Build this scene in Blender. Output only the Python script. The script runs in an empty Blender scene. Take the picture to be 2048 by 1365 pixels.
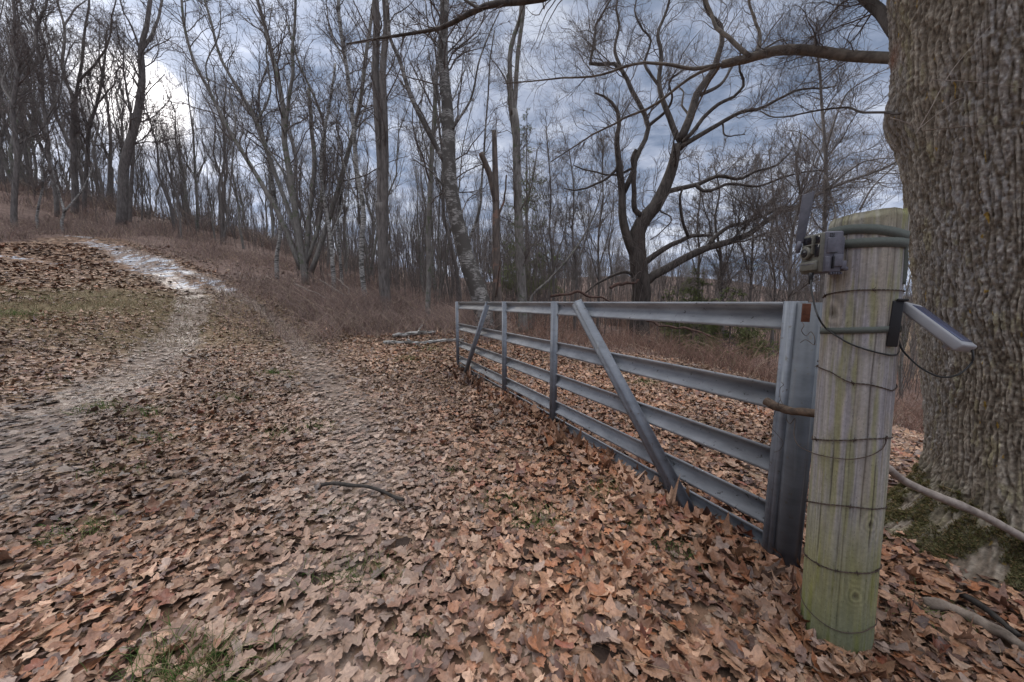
import bpy, math, random
import numpy as np
from mathutils import Vector, Matrix

scene = bpy.context.scene
# ------------------------------------------------------------------ camera
W0, H0, F = 2048.0, 1365.0, 684.0          # photo size, focal length in photo pixels (12 mm full frame)
PITCH = math.atan((H0 / 2 - 604) / F)
EYE = 1.3
cam_d = bpy.data.cameras.new('camera')
cam = bpy.data.objects.new('camera', cam_d)
scene.collection.objects.link(cam)
cam.location = (0, 0, EYE)
cam.rotation_euler = (math.radians(90) - PITCH, 0, 0)
cam_d.sensor_width = 36.0
cam_d.lens = F / W0 * 36.0
cam_d.clip_start = 0.02
cam_d.clip_end = 3000
scene.camera = cam
scene.view_settings.view_transform = 'Standard'
scene.view_settings.look = 'None'
scene.view_settings.exposure = 0.74
scene.view_settings.gamma = 1.0
scene.render.engine = 'CYCLES'
scene.cycles.max_bounces = 5
scene.cycles.diffuse_bounces = 3
scene.cycles.glossy_bounces = 2
scene.cycles.transparent_max_bounces = 4
scene.cycles.use_denoising = True

# ------------------------------------------------------------------ sky and sun
SUN_AZ = math.radians(-45.6)               # left of the view axis
SUN_EL = math.radians(20.8)
sund = Vector((math.sin(SUN_AZ) * math.cos(SUN_EL), math.cos(SUN_AZ) * math.cos(SUN_EL), math.sin(SUN_EL)))


class NT:
    def __init__(s, tree):
        s.t = tree
        tree.nodes.clear()

    def n(s, typ, **kw):
        nd = s.t.nodes.new(typ)
        for k, v in kw.items():
            if k.startswith('i_'):
                nd.inputs[k[2:].replace('_', ' ')].default_value = v
            else:
                setattr(nd, k, v)
        return nd

    def l(s, a, b):
        s.t.links.new(a, b)

    def val(s, sock, v):
        if hasattr(v, 'is_output'):
            s.l(v, sock)
        else:
            sock.default_value = v

    def math(s, op, a, b=0.0, c=None, clamp=False):
        nd = s.n('ShaderNodeMath', operation=op, use_clamp=clamp)
        s.val(nd.inputs[0], a)
        s.val(nd.inputs[1], b)
        if c is not None:
            s.val(nd.inputs[2], c)
        return nd.outputs[0]

    def vmath(s, op, a, b=(0, 0, 0)):
        nd = s.n('ShaderNodeVectorMath', operation=op)
        s.val(nd.inputs[0], a)
        s.val(nd.inputs[1], b)
        return nd.outputs['Value'] if op in ('DOT_PRODUCT', 'LENGTH') else nd.outputs[0]

    def noise(s, vec, scale, detail=4, rough=.55, dist=0.0):
        nd = s.n('ShaderNodeTexNoise')
        if vec is not None:
            s.l(vec, nd.inputs['Vector'])
        nd.inputs['Scale'].default_value = scale
        nd.inputs['Detail'].default_value = detail
        nd.inputs['Roughness'].default_value = rough
        nd.inputs['Distortion'].default_value = dist
        return nd.outputs['Fac']

    def ramp(s, fac, stops):
        nd = s.n('ShaderNodeValToRGB')
        s.l(fac, nd.inputs[0])
        e = nd.color_ramp.elements
        while len(e) < len(stops):
            e.new(0.5)
        for el, (p, c) in zip(e, stops):
            el.position = p
            el.color = (*c, 1) if len(c) == 3 else c
        return nd.outputs[0]

    def mix(s, fac, a, b, mode='MIX'):
        nd = s.n('ShaderNodeMix', data_type='RGBA', blend_type=mode)
        s.val(nd.inputs[0], fac)
        for sock, v in ((nd.inputs[6], a), (nd.inputs[7], b)):
            if hasattr(v, 'is_output'):
                s.l(v, sock)
            else:
                sock.default_value = (*v, 1)
        return nd.outputs[2]

    def maprange(s, v, a, b, c=0.0, d=1.0, smooth=True):
        nd = s.n('ShaderNodeMapRange')
        if smooth:
            nd.interpolation_type = 'SMOOTHSTEP'
        s.l(v, nd.inputs[0])
        for i, x in enumerate((a, b, c, d)):
            nd.inputs[i + 1].default_value = x
        return nd.outputs[0]

    def scalev(s, vec, sc):
        nd = s.n('ShaderNodeMapping')
        s.l(vec, nd.inputs[0])
        nd.inputs['Scale'].default_value = sc
        return nd.outputs[0]


world = bpy.data.worlds.new('World')
scene.world = world
world.use_nodes = True
t = NT(world.node_tree)
tc = t.n('ShaderNodeTexCoord').outputs['Generated']
sep = t.n('ShaderNodeSeparateXYZ')
t.l(tc, sep.inputs[0])
z = sep.outputs['Z']
zc = t.math('MAXIMUM', z, 0.0)
den = t.math('ADD', zc, 0.22)
inv = t.math('DIVIDE', 1.0, den)
comb = t.n('ShaderNodeCombineXYZ')
t.l(t.math('MULTIPLY', sep.outputs['X'], inv), comb.inputs[0])
t.l(t.math('MULTIPLY', sep.outputs['Y'], inv), comb.inputs[1])
pl = comb.outputs[0]
n1 = t.noise(pl, 1.3, 3, .5, .6)
n2 = t.noise(t.scalev(pl, (1.0, 1.5, 1)), 5.5, 5, .6, .35)
n3 = t.noise(pl, 15.0, 3, .6, .2)
cl = t.math('ADD', t.math('MULTIPLY', n1, .62), t.math('ADD', t.math('MULTIPLY', n2, .46), t.math('MULTIPLY', n3, .12)))
base = t.ramp(cl, [(.43, (.095, .128, .195)), (.53, (.165, .20, .275)), (.62, (.258, .29, .37)), (.74, (.42, .45, .515))])
sky = t.n('ShaderNodeTexSky', sky_type='NISHITA', sun_disc=False)
sky.sun_elevation = SUN_EL
sky.sun_rotation = SUN_AZ
sky.air_density = 1.0
gap = t.maprange(cl, .40, .47, 1.0, 0.0)
dsun = t.vmath('DOT_PRODUCT', tc, tuple(sund))
dsun = t.math('MAXIMUM', dsun, 0.0)
wide = t.math('POWER', dsun, 9.0)
mid = t.math('POWER', dsun, 60.0)
core = t.maprange(dsun, math.cos(math.radians(5.0)), math.cos(math.radians(1.5)), 0, 1)
hor = t.math('POWER', t.math('SUBTRACT', 1.0, zc), 7.0)
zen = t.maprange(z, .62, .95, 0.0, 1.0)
gain = t.math('ADD', 1.0, t.math('ADD', t.math('MULTIPLY', wide, .55), t.math('MULTIPLY', hor, .55)))
cloud = t.vmath('SCALE', base)
cloud.node.inputs['Scale'].default_value = 1.0
t.l(gain, cloud.node.inputs['Scale'])
glow = t.mix(1.0, (0, 0, 0), (1.0, .93, .86), 'ADD')
gs = t.n('ShaderNodeVectorMath', operation='SCALE')
t.l(glow, gs.inputs[0])
cm = t.math('ADD', t.math('MULTIPLY', mid, t.math('MULTIPLY', cl, .36)), t.math('MULTIPLY', core, 1.6))
t.l(cm, gs.inputs['Scale'])
tot = t.vmath('ADD', cloud, gs.outputs[0])
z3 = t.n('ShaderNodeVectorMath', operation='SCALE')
z3.inputs[0].default_value = (1.55, 1.52, 1.5)  # extra sky brightness overhead, above the view, added to light the ground
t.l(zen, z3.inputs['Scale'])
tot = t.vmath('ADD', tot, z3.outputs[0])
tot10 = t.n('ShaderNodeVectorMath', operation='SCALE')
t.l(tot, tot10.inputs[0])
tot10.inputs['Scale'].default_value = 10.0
skyc = t.n('ShaderNodeVectorMath', operation='SCALE')
t.l(sky.outputs[0], skyc.inputs[0])
skyc.inputs['Scale'].default_value = 0.55
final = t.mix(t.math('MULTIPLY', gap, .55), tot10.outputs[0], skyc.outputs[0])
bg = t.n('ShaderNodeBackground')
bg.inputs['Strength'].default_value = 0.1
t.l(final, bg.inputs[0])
wo = t.n('ShaderNodeOutputWorld')
t.l(bg.outputs[0], wo.inputs[0])

sl = bpy.data.lights.new('sun', 'SUN')
sl.energy = 1.5
sl.angle = math.radians(12)
sl.color = (1, .93, .86)
so = bpy.data.objects.new('sun', sl)
so.rotation_euler = (-sund).to_track_quat('-Z', 'Y').to_euler()
scene.collection.objects.link(so)

# ------------------------------------------------------------------ helpers
CP, SP = math.cos(PITCH), math.sin(PITCH)


def ray(px, py):
    """world direction through photo pixel, scaled to a forward (Y) step of 1"""
    xr = (px - W0 / 2) / F
    r = (H0 / 2 - py) / F
    dy = CP + r * SP
    return np.array((xr / dy, 1.0, (-SP + r * CP) / dy))


def P(px, py, Y):
    return np.array((0, 0, EYE)) + ray(px, py) * Y


def project(p):
    p = np.asarray(p, float)
    d = p - np.array((0, 0, EYE))
    f = d[..., 1] * CP - d[..., 2] * SP
    u = d[..., 1] * SP + d[..., 2] * CP
    f = np.where(f < .01, .01, f)
    return d[..., 0] / f * F + W0 / 2, H0 / 2 - u / f * F


def hash3(i, j, k):
    n = (i * 73856093) ^ (j * 19349663) ^ (k * 83492791)
    n = (n ^ (n >> 13)) * 1274126177 & 0x7fffffff
    return ((n ^ (n >> 16)) & 0xffff) / 65535.0


def vnoise(p):
    p = np.asarray(p, float)
    i = np.floor(p).astype(np.int64)
    f = p - i
    f = f * f * (3 - 2 * f)
    r = 0
    for a in (0, 1):
        for b in (0, 1):
            for c in (0, 1):
                w = (f[..., 0] if a else 1 - f[..., 0]) * (f[..., 1] if b else 1 - f[..., 1]) * (f[..., 2] if c else 1 - f[..., 2])
                r = r + w * hash3(i[..., 0] + a, i[..., 1] + b, i[..., 2] + c)
    return r


def fbm(p, octv=4, g=.5):
    p = np.asarray(p, float)
    a, s, tt = 1.0, 0, 0
    for o in range(octv):
        s = s + a * vnoise(p * (2 ** o) + o * 17.3)
        tt += a
        a *= g
    return s / tt


def worley(u, v, seed=0):
    """2-D cellular noise: distance to nearest and second nearest cell point, and an id"""
    iu = np.floor(u).astype(np.int64)
    iv = np.floor(v).astype(np.int64)
    f1 = np.full(u.shape, 9.0)
    f2 = np.full(u.shape, 9.0)
    cid = np.zeros(u.shape)
    for a in (-1, 0, 1):
        for b in (-1, 0, 1):
            cu_, cv_ = iu + a, iv + b
            k = cu_ * 0 + seed
            px = cu_ + .15 + .7 * hash3(cu_, cv_, k)
            py = cv_ + hash3(cu_, cv_, k + 7)
            d = np.hypot(u - px, v - py)
            c = hash3(cu_, cv_, k + 13)
            near = d < f1
            f2 = np.where(near, f1, np.minimum(f2, d))
            cid = np.where(near, c, cid)
            f1 = np.where(near, d, f1)
    return f1, f2, cid


def sm(x, a, b):
    q = np.clip((x - a) / (b - a), 0, 1)
    return q * q * (3 - 2 * q)


COL = scene.collection


def build(name, parts, mat, parent=None, smooth=True, colors=None, uv=None):
    """parts: list of (verts Nx3, faces Mx3 or Mx4) -> ONE mesh object"""
    vs, loops, sizes, off = [], [], [], 0
    for V, Fc in parts:
        V = np.asarray(V, np.float32).reshape(-1, 3)
        vs.append(V)
        if not isinstance(Fc, list):
            Fc = [Fc]
        for f in Fc:
            f = np.asarray(f, np.int32)
            if f.size == 0:
                continue
            loops.append((f + off).ravel())
            sizes.append(np.full(len(f), f.shape[1], np.int32))
        off += len(V)
    V = np.concatenate(vs)
    L = np.concatenate(loops)
    S = np.concatenate(sizes)
    me = bpy.data.meshes.new(name)
    me.vertices.add(len(V))
    me.vertices.foreach_set('co', V.ravel())
    me.loops.add(len(L))
    me.loops.foreach_set('vertex_index', L)
    me.polygons.add(len(S))
    st = np.zeros(len(S), np.int32)
    st[1:] = np.cumsum(S)[:-1]
    me.polygons.foreach_set('loop_start', st)
    me.polygons.foreach_set('loop_total', S)
    if smooth:
        me.polygons.foreach_set('use_smooth', np.ones(len(S), bool))
    me.update(calc_edges=True)
    if colors:
        for nm, c in colors.items():
            c = np.asarray(c, np.float32)
            if c.shape[1] == 3:
                c = np.concatenate([c, np.ones((len(c), 1), np.float32)], 1)
            a = me.color_attributes.new(nm, 'FLOAT_COLOR', 'POINT')
            a.data.foreach_set('color', c.ravel())
    me.materials.append(mat)
    o = bpy.data.objects.new(name, me)
    COL.objects.link(o)
    if parent is not None:
        o.parent = parent
    return o


def tag(o, label=None, cat=None, group=None, kind=None):
    if label:
        o['label'] = label
    if cat:
        o['category'] = cat
    if group:
        o['group'] = group
    if kind:
        o['kind'] = kind
    return o


def empty(name, loc=(0, 0, 0)):
    o = bpy.data.objects.new(name, None)
    o.location = loc
    o.empty_display_size = .1
    COL.objects.link(o)
    return o


def shift(V, loc):
    return np.asarray(V) - np.asarray(loc)


def unit(v):
    return v / np.maximum(np.linalg.norm(v, axis=-1, keepdims=True), 1e-9)


def tubes(Pp, Rr, k, caps=False):
    """Pp (N,S,3), Rr (N,S)"""
    Pp = np.asarray(Pp, float)
    Rr = np.asarray(Rr, float)
    N, S, _ = Pp.shape
    T = unit(np.gradient(Pp, axis=1))
    mean = unit(Pp[:, -1] - Pp[:, 0])
    ref = np.where(np.abs(mean[:, 2:3]) > .8, np.array([[1., .2, 0]]), np.array([[0, .1, 1.]]))
    ref = unit(ref - (ref * mean).sum(-1, keepdims=True) * mean)[:, None, :]
    U = unit(ref - (ref * T).sum(-1, keepdims=True) * T)
    Vv = np.cross(T, U)
    a = np.linspace(0, 2 * np.pi, k, endpoint=False)
    V = Pp[:, :, None, :] + Rr[:, :, None, None] * (np.cos(a)[None, None, :, None] * U[:, :, None, :] + np.sin(a)[None, None, :, None] * Vv[:, :, None, :])
    idx = np.arange(N * S * k).reshape(N, S, k)
    nx = np.roll(idx, -1, axis=2)
    Fq = np.stack([idx[:, :-1], nx[:, :-1], nx[:, 1:], idx[:, 1:]], -1).reshape(-1, 4)
    V = V.reshape(-1, 3)
    if caps:
        c = np.stack([Pp[:, 0], Pp[:, -1]], 1).reshape(-1, 3)
        b = N * S * k
        tri = []
        for i in range(N):
            s0, e0 = idx[i, 0], idx[i, -1]
            for j in range(k):
                tri.append((b + 2 * i, s0[(j + 1) % k], s0[j]))
                tri.append((b + 2 * i + 1, e0[j], e0[(j + 1) % k]))
        return np.concatenate([V, c]), [Fq, np.array(tri)]
    return V, Fq


def resample(pts, S, smooth=True):
    pts = np.asarray(pts, float)
    n = len(pts)
    if smooth and n > 2:                      # Catmull-Rom
        ext = np.concatenate([[2 * pts[0] - pts[1]], pts, [2 * pts[-1] - pts[-2]]])
        out = []
        for i in range(1, n):
            p0, p1, p2, p3 = ext[i - 1], ext[i], ext[i + 1], ext[i + 2]
            for q in np.linspace(0, 1, 8, endpoint=False):
                out.append(.5 * (2 * p1 + (p2 - p0) * q + (2 * p0 - 5 * p1 + 4 * p2 - p3) * q * q + (3 * p1 - p0 - 3 * p2 + p3) * q ** 3))
        out.append(pts[-1])
        pts = np.array(out)
    d = np.concatenate([[0], np.cumsum(np.linalg.norm(np.diff(pts, axis=0), axis=1))])
    s = np.linspace(0, d[-1], S)
    return np.stack([np.interp(s, d, pts[:, c]) for c in range(pts.shape[1])], 1)


def grow(Pp, Rr, n, lenf, ratio, ang, S, rng, up=.15, wander=.18, tmin=.2, lmin=.0, lmax=99, rmin=.002, tip=.25):
    N, S0, _ = Pp.shape
    seg = np.linalg.norm(np.diff(Pp, axis=1), axis=2)
    L = seg.sum(1)
    idx = rng.choice(N, n, p=L / L.sum())
    tt = tmin + (1 - tmin) * rng.random(n) ** .85
    f = tt * (S0 - 1) * .9999
    i0 = f.astype(int)
    fr = (f - i0)[:, None]
    p0 = Pp[idx, i0] * (1 - fr) + Pp[idx, i0 + 1] * fr
    T = unit(Pp[idx, i0 + 1] - Pp[idx, i0])
    r0 = (Rr[idx, i0] * (1 - fr[:, 0]) + Rr[idx, i0 + 1] * fr[:, 0])
    rnd = rng.normal(size=(n, 3))
    perp = unit(rnd - (rnd * T).sum(-1, keepdims=True) * T)
    a = (ang * rng.uniform(.65, 1.35, n))[:, None]
    d = unit(np.cos(a) * T + np.sin(a) * perp + np.array([0, 0, up]))
    ln = np.clip(L[idx] * lenf * rng.uniform(.5, 1.3, n) * (1.15 - .6 * tt), lmin, lmax)
    rr = np.maximum(np.minimum(r0 * ratio * rng.uniform(.7, 1.1, n), ln * .0105 + rmin * .5), rmin)
    C = np.zeros((n, S, 3))
    C[:, 0] = p0
    for s in range(1, S):
        d = unit(d + wander * rng.normal(size=(n, 3)) + np.array([0, 0, up * .35]))
        C[:, s] = C[:, s - 1] + d * (ln / (S - 1))[:, None]
    Rc = rr[:, None] * (1 - (1 - tip) * np.linspace(0, 1, S)[None, :])
    return C, np.maximum(Rc, rmin * .5)


# ------------------------------------------------------------------ materials
def new_mat(name):
    m = bpy.data.materials.new(name)
    m.use_nodes = True
    t = NT(m.node_tree)
    b = t.n('ShaderNodeBsdfPrincipled')
    o = t.n('ShaderNodeOutputMaterial')
    t.l(b.outputs[0], o.inputs[0])
    b.inputs['Roughness'].default_value = .85
    b.inputs['Specular IOR Level'].default_value = .25
    return m, t, b


def bump(t, b, h, strength=.5, dist=.01):
    n = t.n('ShaderNodeBump')
    n.inputs['Strength'].default_value = strength
    n.inputs['Distance'].default_value = dist
    t.l(h, n.inputs['Height'])
    t.l(n.outputs[0], b.inputs['Normal'])


def bark_mat(name, c0, c1, scale=(14, 14, 3), fine=40, bst=.6, bd=.02, patches=None):
    m, t, b = new_mat(name)
    oc = t.n('ShaderNodeTexCoord').outputs['Object']
    v = t.scalev(oc, scale)
    n = t.noise(v, 1.0, 6, .65, .4)
    c = t.ramp(n, [(.3, c0), (.68, c1)])
    if patches:
        pn = t.noise(oc, patches[1], 4, .6)
        c = t.mix(t.maprange(pn, .54, .62), c, patches[0])
    t.l(c, b.inputs['Base Color'])
    bump(t, b, n, bst, bd)
    return m


M_BARK = bark_mat('grey bark', (.075, .066, .06), (.225, .205, .19))
M_BARKL = bark_mat('light grey bark', (.10, .09, .08), (.27, .255, .235), patches=((.12, .13, .09), 5))
M_OAK = bark_mat('oak bark', (.03, .025, .022), (.115, .098, .085), scale=(9, 9, 2.5), bd=.04)
M_TWIG = bark_mat('twig bark', (.078, .066, .061), (.18, .152, .14), scale=(4, 4, 4))
M_TWIGR = bark_mat('reddish twig bark', (.06, .038, .032), (.14, .085, .07), scale=(4, 4, 4))
M_DRED = bark_mat('peeled red wood', (.035, .023, .019), (.12, .07, .055), scale=(12, 12, 2))
M_SNAG = bark_mat('rotten snag wood', (.05, .042, .037), (.17, .14, .12), scale=(14, 14, 2.5), patches=((.21, .135, .105), 2.2))
M_STICK = bark_mat('weathered dead wood', (.05, .038, .03), (.26, .21, .17), scale=(18, 18, 18), bd=.004)
M_PALESTICK = bark_mat('pale debarked wood', (.17, .14, .12), (.38, .33, .29), scale=(22, 22, 22), bd=.003)
M_DARKSTICK = bark_mat('dark wet wood', (.015, .014, .013), (.07, .06, .052), scale=(20, 20, 20), bd=.004)


def birch_mat(ca=(.26, .25, .235), cb=(.40, .39, .37), pr=(.44, .56)):
    m, t, b = new_mat('birch bark')
    oc = t.n('ShaderNodeTexCoord').outputs['Object']
    lent = t.noise(t.scalev(oc, (6, 6, 38)), 1.0, 4, .7, .8)
    big = t.noise(oc, 2.2, 4, .65)
    c = t.ramp(lent, [(.42, (.06, .055, .05)), (.52, ca), (.7, cb)])
    c = t.mix(t.maprange(big, *pr), c, (.085, .078, .07))
    t.l(c, b.inputs['Base Color'])
    bump(t, b, lent, .3, .006)
    return m


M_BIRCH = birch_mat()
M_BIRCHW = birch_mat((.36, .35, .33), (.55, .54, .51), (.52, .62))


def attr_mat(name, attr='col', rough=.8, bs=0, bscale=60, bdist=.004, spec=.25, var=.0, vscale=30):
    m, t, b = new_mat(name)
    a = t.n('ShaderNodeAttribute', attribute_name=attr)
    c = a.outputs['Color']
    oc = t.n('ShaderNodeTexCoord').outputs['Object']
    if var:
        n = t.noise(oc, vscale, 4, .65)
        k = t.ramp(n, [(.3, (1 - var,) * 3), (.7, (1 + var,) * 3)])
        c = t.mix(1.0, c, k, 'MULTIPLY')
    t.l(c, b.inputs['Base Color'])
    b.inputs['Roughness'].default_value = rough
    b.inputs['Specular IOR Level'].default_value = spec
    if bs:
        bump(t, b, t.noise(oc, bscale, 5, .6), bs, bdist)
    return m


M_LEAF = attr_mat('fallen leaf', rough=.48, bs=.6, bscale=60, bdist=.008, spec=.5, var=.28, vscale=70)
M_POST = attr_mat('weathered post wood', rough=.85, bs=.35, bscale=160, bdist=.002, var=.15, vscale=90)
M_TRUNK = attr_mat('furrowed maple bark', rough=.9, bs=.7, bscale=70, bdist=.008, var=.35, vscale=45)
M_CANE = attr_mat('dead stems', rough=.8)


def steel_mat(name='galvanised steel', rust=True, tint=(.32, .335, .35)):
    m, t, b = new_mat(name)
    oc = t.n('ShaderNodeTexCoord').outputs['Object']
    n = t.noise(t.scalev(oc, (2, 2, 6)), 3.0, 5, .6)
    c = t.ramp(n, [(.3, tuple(x * .72 for x in tint)), (.7, tuple(x * 1.22 for x in tint))])
    sp = t.noise(oc, 34, 3, .7)
    c = t.mix(t.maprange(sp, .62, .70), c, (.09, .085, .08))
    st = t.noise(t.scalev(oc, (30, 30, 1.2)), 1.0, 3, .6)
    c = t.mix(t.math('MULTIPLY', t.maprange(st, .55, .72), .35), c, (.33, .35, .36))
    if rust:
        s = t.n('ShaderNodeSeparateXYZ')
        t.l(oc, s.inputs[0])
        lo = t.maprange(t.math('ADD', s.outputs['Z'], t.math('MULTIPLY', n, .2)), .13, -.03)
        c = t.mix(t.math('MULTIPLY', lo, .75), c, (.17, .085, .045))
    t.l(c, b.inputs['Base Color'])
    b.inputs['Metallic'].default_value = .2
    b.inputs['Specular IOR Level'].default_value = .5
    rr = t.ramp(n, [(.3, (.42,) * 3), (.7, (.62,) * 3)])
    t.l(rr, b.inputs['Roughness'])
    bump(t, b, sp, .12, .002)
    return m


M_STEEL = steel_mat()
M_STEELD = steel_mat('dull steel', tint=(.10, .11, .125))
M_STEELM = steel_mat('grey member steel', tint=(.165, .182, .21))


def flat_mat(name, c, rough=.7, var=.2, scale=20, metal=0, spec=.3):
    m, t, b = new_mat(name)
    oc = t.n('ShaderNodeTexCoord').outputs['Object']
    n = t.noise(oc, scale, 4, .6)
    cc = t.ramp(n, [(.3, tuple(x * (1 - var) for x in c)), (.7, tuple(x * (1 + var) for x in c))])
    t.l(cc, b.inputs['Base Color'])
    b.inputs['Roughness'].default_value = rough
    b.inputs['Metallic'].default_value = metal
    b.inputs['Specular IOR Level'].default_value = spec
    return m


M_LIMB = bark_mat('limb bark', (.06, .05, .042), (.20, .17, .14), scale=(16, 16, 16), bd=.008)
M_RUST = flat_mat('rust', (.13, .055, .035), .9, .4, 25)
M_WIRE = flat_mat('rusty wire', (.075, .055, .045), .75, .4, 60, .3)
M_STRAP = flat_mat('olive webbing', (.085, .095, .085), .85, .12, 200)
M_CAMF = flat_mat('trail camera front plastic', (.12, .118, .10), .6, .25, 60)
M_CAMB = flat_mat('trail camera grey plastic', (.105, .105, .128), .6, .22, 60)
M_ANT = flat_mat('dark antenna plastic', (.062, .062, .078), .6, .2, 60)
M_BLACK = flat_mat('black plastic', (.015, .015, .017), .45, .1, 30)
M_LENS = flat_mat('dark lens glass', (.01, .01, .014), .12, .1, 10, 0, .6)
M_PANELF = flat_mat('grey panel housing', (.25, .255, .27), .55, .08, 15)
M_CELL = flat_mat('solar cells', (.05, .06, .11), .22, .15, 6, 0, .5)
M_CABLE = flat_mat('black cable', (.02, .02, .02), .5, .1, 20)
M_SNOW = flat_mat('old snow', (.62, .65, .70), .5, .12, 6)
M_NEEDLE = flat_mat('evergreen needles', (.12, .14, .05), .7, .35, 4)
M_GRASS = attr_mat('grass blades', rough=.7)

# ------------------------------------------------------------------ terrain
_cp = []


def cw(x, y, z):
    _cp.append((x, y, z))


def cs(px, py, Y):
    p = P(px, py, Y)
    _cp.append(tuple(p))


for x, y in [(-2.5, -3), (0, -3), (2.5, -3), (-6, -6), (6, -6), (0, -12), (0, 0), (-2, 0), (1.5, 0), (-1, 1), (1, 1), (-.4, 5.3), (-1.02, 6.6), (.3, 3.5), (-2, 3), (3, 3), (1.5, 4), (3.4, 1.2), (2.2, 2.2), (1.2, 7)]:
    cw(x, y, 0.0)
cw(1.35, 1.67, -.04); cw(.8, 2.8, -.035)
for x, y, z in [(-3.5, 1.5, .05), (-4.5, 3, .12), (-4, 5, .15), (-3, 8, .2), (-12, -4, 1.0), (-20, 0, 2.6), (8, 0, -.7), (14, -4, -2), (0, -40, 0), (-40, -30, 6), (40, -30, -5),
                (7, 4, -.9), (1.0, 9.5, 0.0), (-3, 10.5, .45), (-60, 10, 14), (-90, 30, 19), (60, 20, -6), (120, 60, -5), (-150, -60, 20), (150, -60, -5), (-200, 100, 22), (25, 8, -4.5)]:
    cw(x, y, z)
for a in [(0, 700, 6), (0, 560, 12), (0, 520, 15), (0, 455, 20), (0, 372, 32), (200, 482, 20), (300, 535, 16.5), (450, 580, 14), (600, 700, 8), (560, 650, 10.5), (300, 620, 10),
          (600, 602, 13), (760, 628, 12), (905, 650, 11), (600, 566, 16), (550, 498, 45), (430, 464, 40), (230, 424, 36), (640, 545, 55), (900, 555, 80), (1100, 575, 110),
          (1280, 690, 14), (1540, 765, 7), (1400, 722, 9.5), (1300, 655, 25), (1500, 650, 40), (1810, 735, 36), (1810, 865, 5.3), (1300, 560, 150), (1500, 568, 160), (1850, 600, 190), (1850, 645, 120),
          (800, 560, 170), (1000, 570, 200), (1120, 590, 60), (900, 590, 40), (1000, 650, 14)]:
    cs(*a)
cw(-350, 380, 45); cw(0, 420, 22); cw(350, 380, 8); cw(500, 0, -3); cw(-500, 0, 35)
CPA = np.array(_cp)


def warp(x, y):
    return np.stack([np.arcsinh(x / 4.0), np.arcsinh(y / 4.0)], -1)


def _U(r2):
    return np.where(r2 < 1e-12, 0, .5 * r2 * np.log(np.maximum(r2, 1e-12)))


_X = warp(CPA[:, 0], CPA[:, 1])
_n = len(_X)
_K = _U(((_X[:, None] - _X[None]) ** 2).sum(-1)) + np.eye(_n) * 2e-3
_Pm = np.concatenate([np.ones((_n, 1)), _X], 1)
_A = np.block([[_K, _Pm], [_Pm.T, np.zeros((3, 3))]])
_w = np.linalg.solve(_A, np.concatenate([CPA[:, 2], np.zeros(3)]))


def Hbase(x, y):
    x = np.asarray(x, float)
    y = np.asarray(y, float)
    sh = x.shape
    q = warp(x.ravel(), y.ravel())
    out = np.empty(len(q))
    for s in range(0, len(q), 40000):
        c = q[s:s + 40000]
        out[s:s + 40000] = _U(((c[:, None] - _X[None]) ** 2).sum(-1)) @ _w[:_n] + _w[_n] + c @ _w[_n + 1:]
    return out.reshape(sh)


RUTS = [[(165, 478, 20.5), (240, 505, 18.5), (300, 535, 16.5), (350, 562, 15), (390, 575, 14.3)], [(250, 492, 19.5), (330, 522, 17.6), (400, 548, 15.8), (470, 573, 14.2)]]


def H(x, y):
    x = np.asarray(x, float)
    y = np.asarray(y, float)
    h = Hbase(x, y)
    r = np.hypot(x, y)
    q1, q2 = rut_mask(x, y)
    h = h - (q1 * .035 + q2 * .05)
    b = (fbm(np.stack([x * .55, y * .55, x * 0 + 3], -1), 4) - .5)
    h = h + b * (.06 + .25 * sm(r, 6, 30) + 1.2 * sm(r, 50, 150))
    c = fbm(np.stack([x * 6, y * 6, x * 0], -1), 3) - .5
    h = h + c * .045 * (1 - sm(r, 8, 14))
    # litter banked against the foot of the gate
    g = np.abs((x - 1.35) * .901 + (y - 1.67) * .433)
    al = (x - 1.35) * -.433 + (y - 1.67) * .901
    bank = np.exp(-((g - .22) / .22) ** 2) * sm(al, -.4, .3) * (1 - sm(al, 2.6, 4.2)) * .035
    return h + bank


def groundpt(px, py, lo=.5, hi=300):
    d = ray(px, py)
    Y = np.geomspace(lo, hi, 4000)
    pts = np.array((0, 0, EYE)) + d[None] * Y[:, None]
    below = pts[:, 2] < H(pts[:, 0], pts[:, 1])
    i = np.argmax(below) if below.any() else len(Y) - 1
    return pts[i]


def inpoly(px, py, poly):
    poly = np.array(poly, float)
    inside = np.zeros(np.shape(px), bool)
    j = len(poly) - 1
    for i in range(len(poly)):
        xi, yi = poly[i]
        xj, yj = poly[j]
        c = ((yi > py) != (yj > py)) & (px < (xj - xi) * (py - yi) / (yj - yi + 1e-9) + xi)
        inside ^= c
        j = i
    return inside


def polydist(x, y, line):
    d = np.full(np.shape(x), 1e9)
    for (a, b) in zip(line[:-1], line[1:]):
        a = np.array(a[:2])
        b = np.array(b[:2])
        ab = b - a
        tt = np.clip(((x - a[0]) * ab[0] + (y - a[1]) * ab[1]) / (ab @ ab), 0, 1)
        d = np.minimum(d, np.hypot(x - a[0] - tt * ab[0], y - a[1] - tt * ab[1]))
    return d


RUTW = [[P(*q)[:2] for q in r] for r in RUTS]
SN2 = [[P(-40, 508, 15.5)[:2], P(150, 514, 15.5)[:2]]]


def snow_mask(x, y):
    d = np.minimum(polydist(x, y, RUTW[0]) / .72, polydist(x, y, RUTW[1]) / .5)
    d = np.minimum(d, polydist(x, y, SN2[0]) / .35 + .35)
    n = fbm(np.stack([x * .9, y * 1.2, x * 0 + 9], -1), 3)
    return np.clip(1.25 - d + (n - .5) * 1.8, 0, 1)


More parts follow.
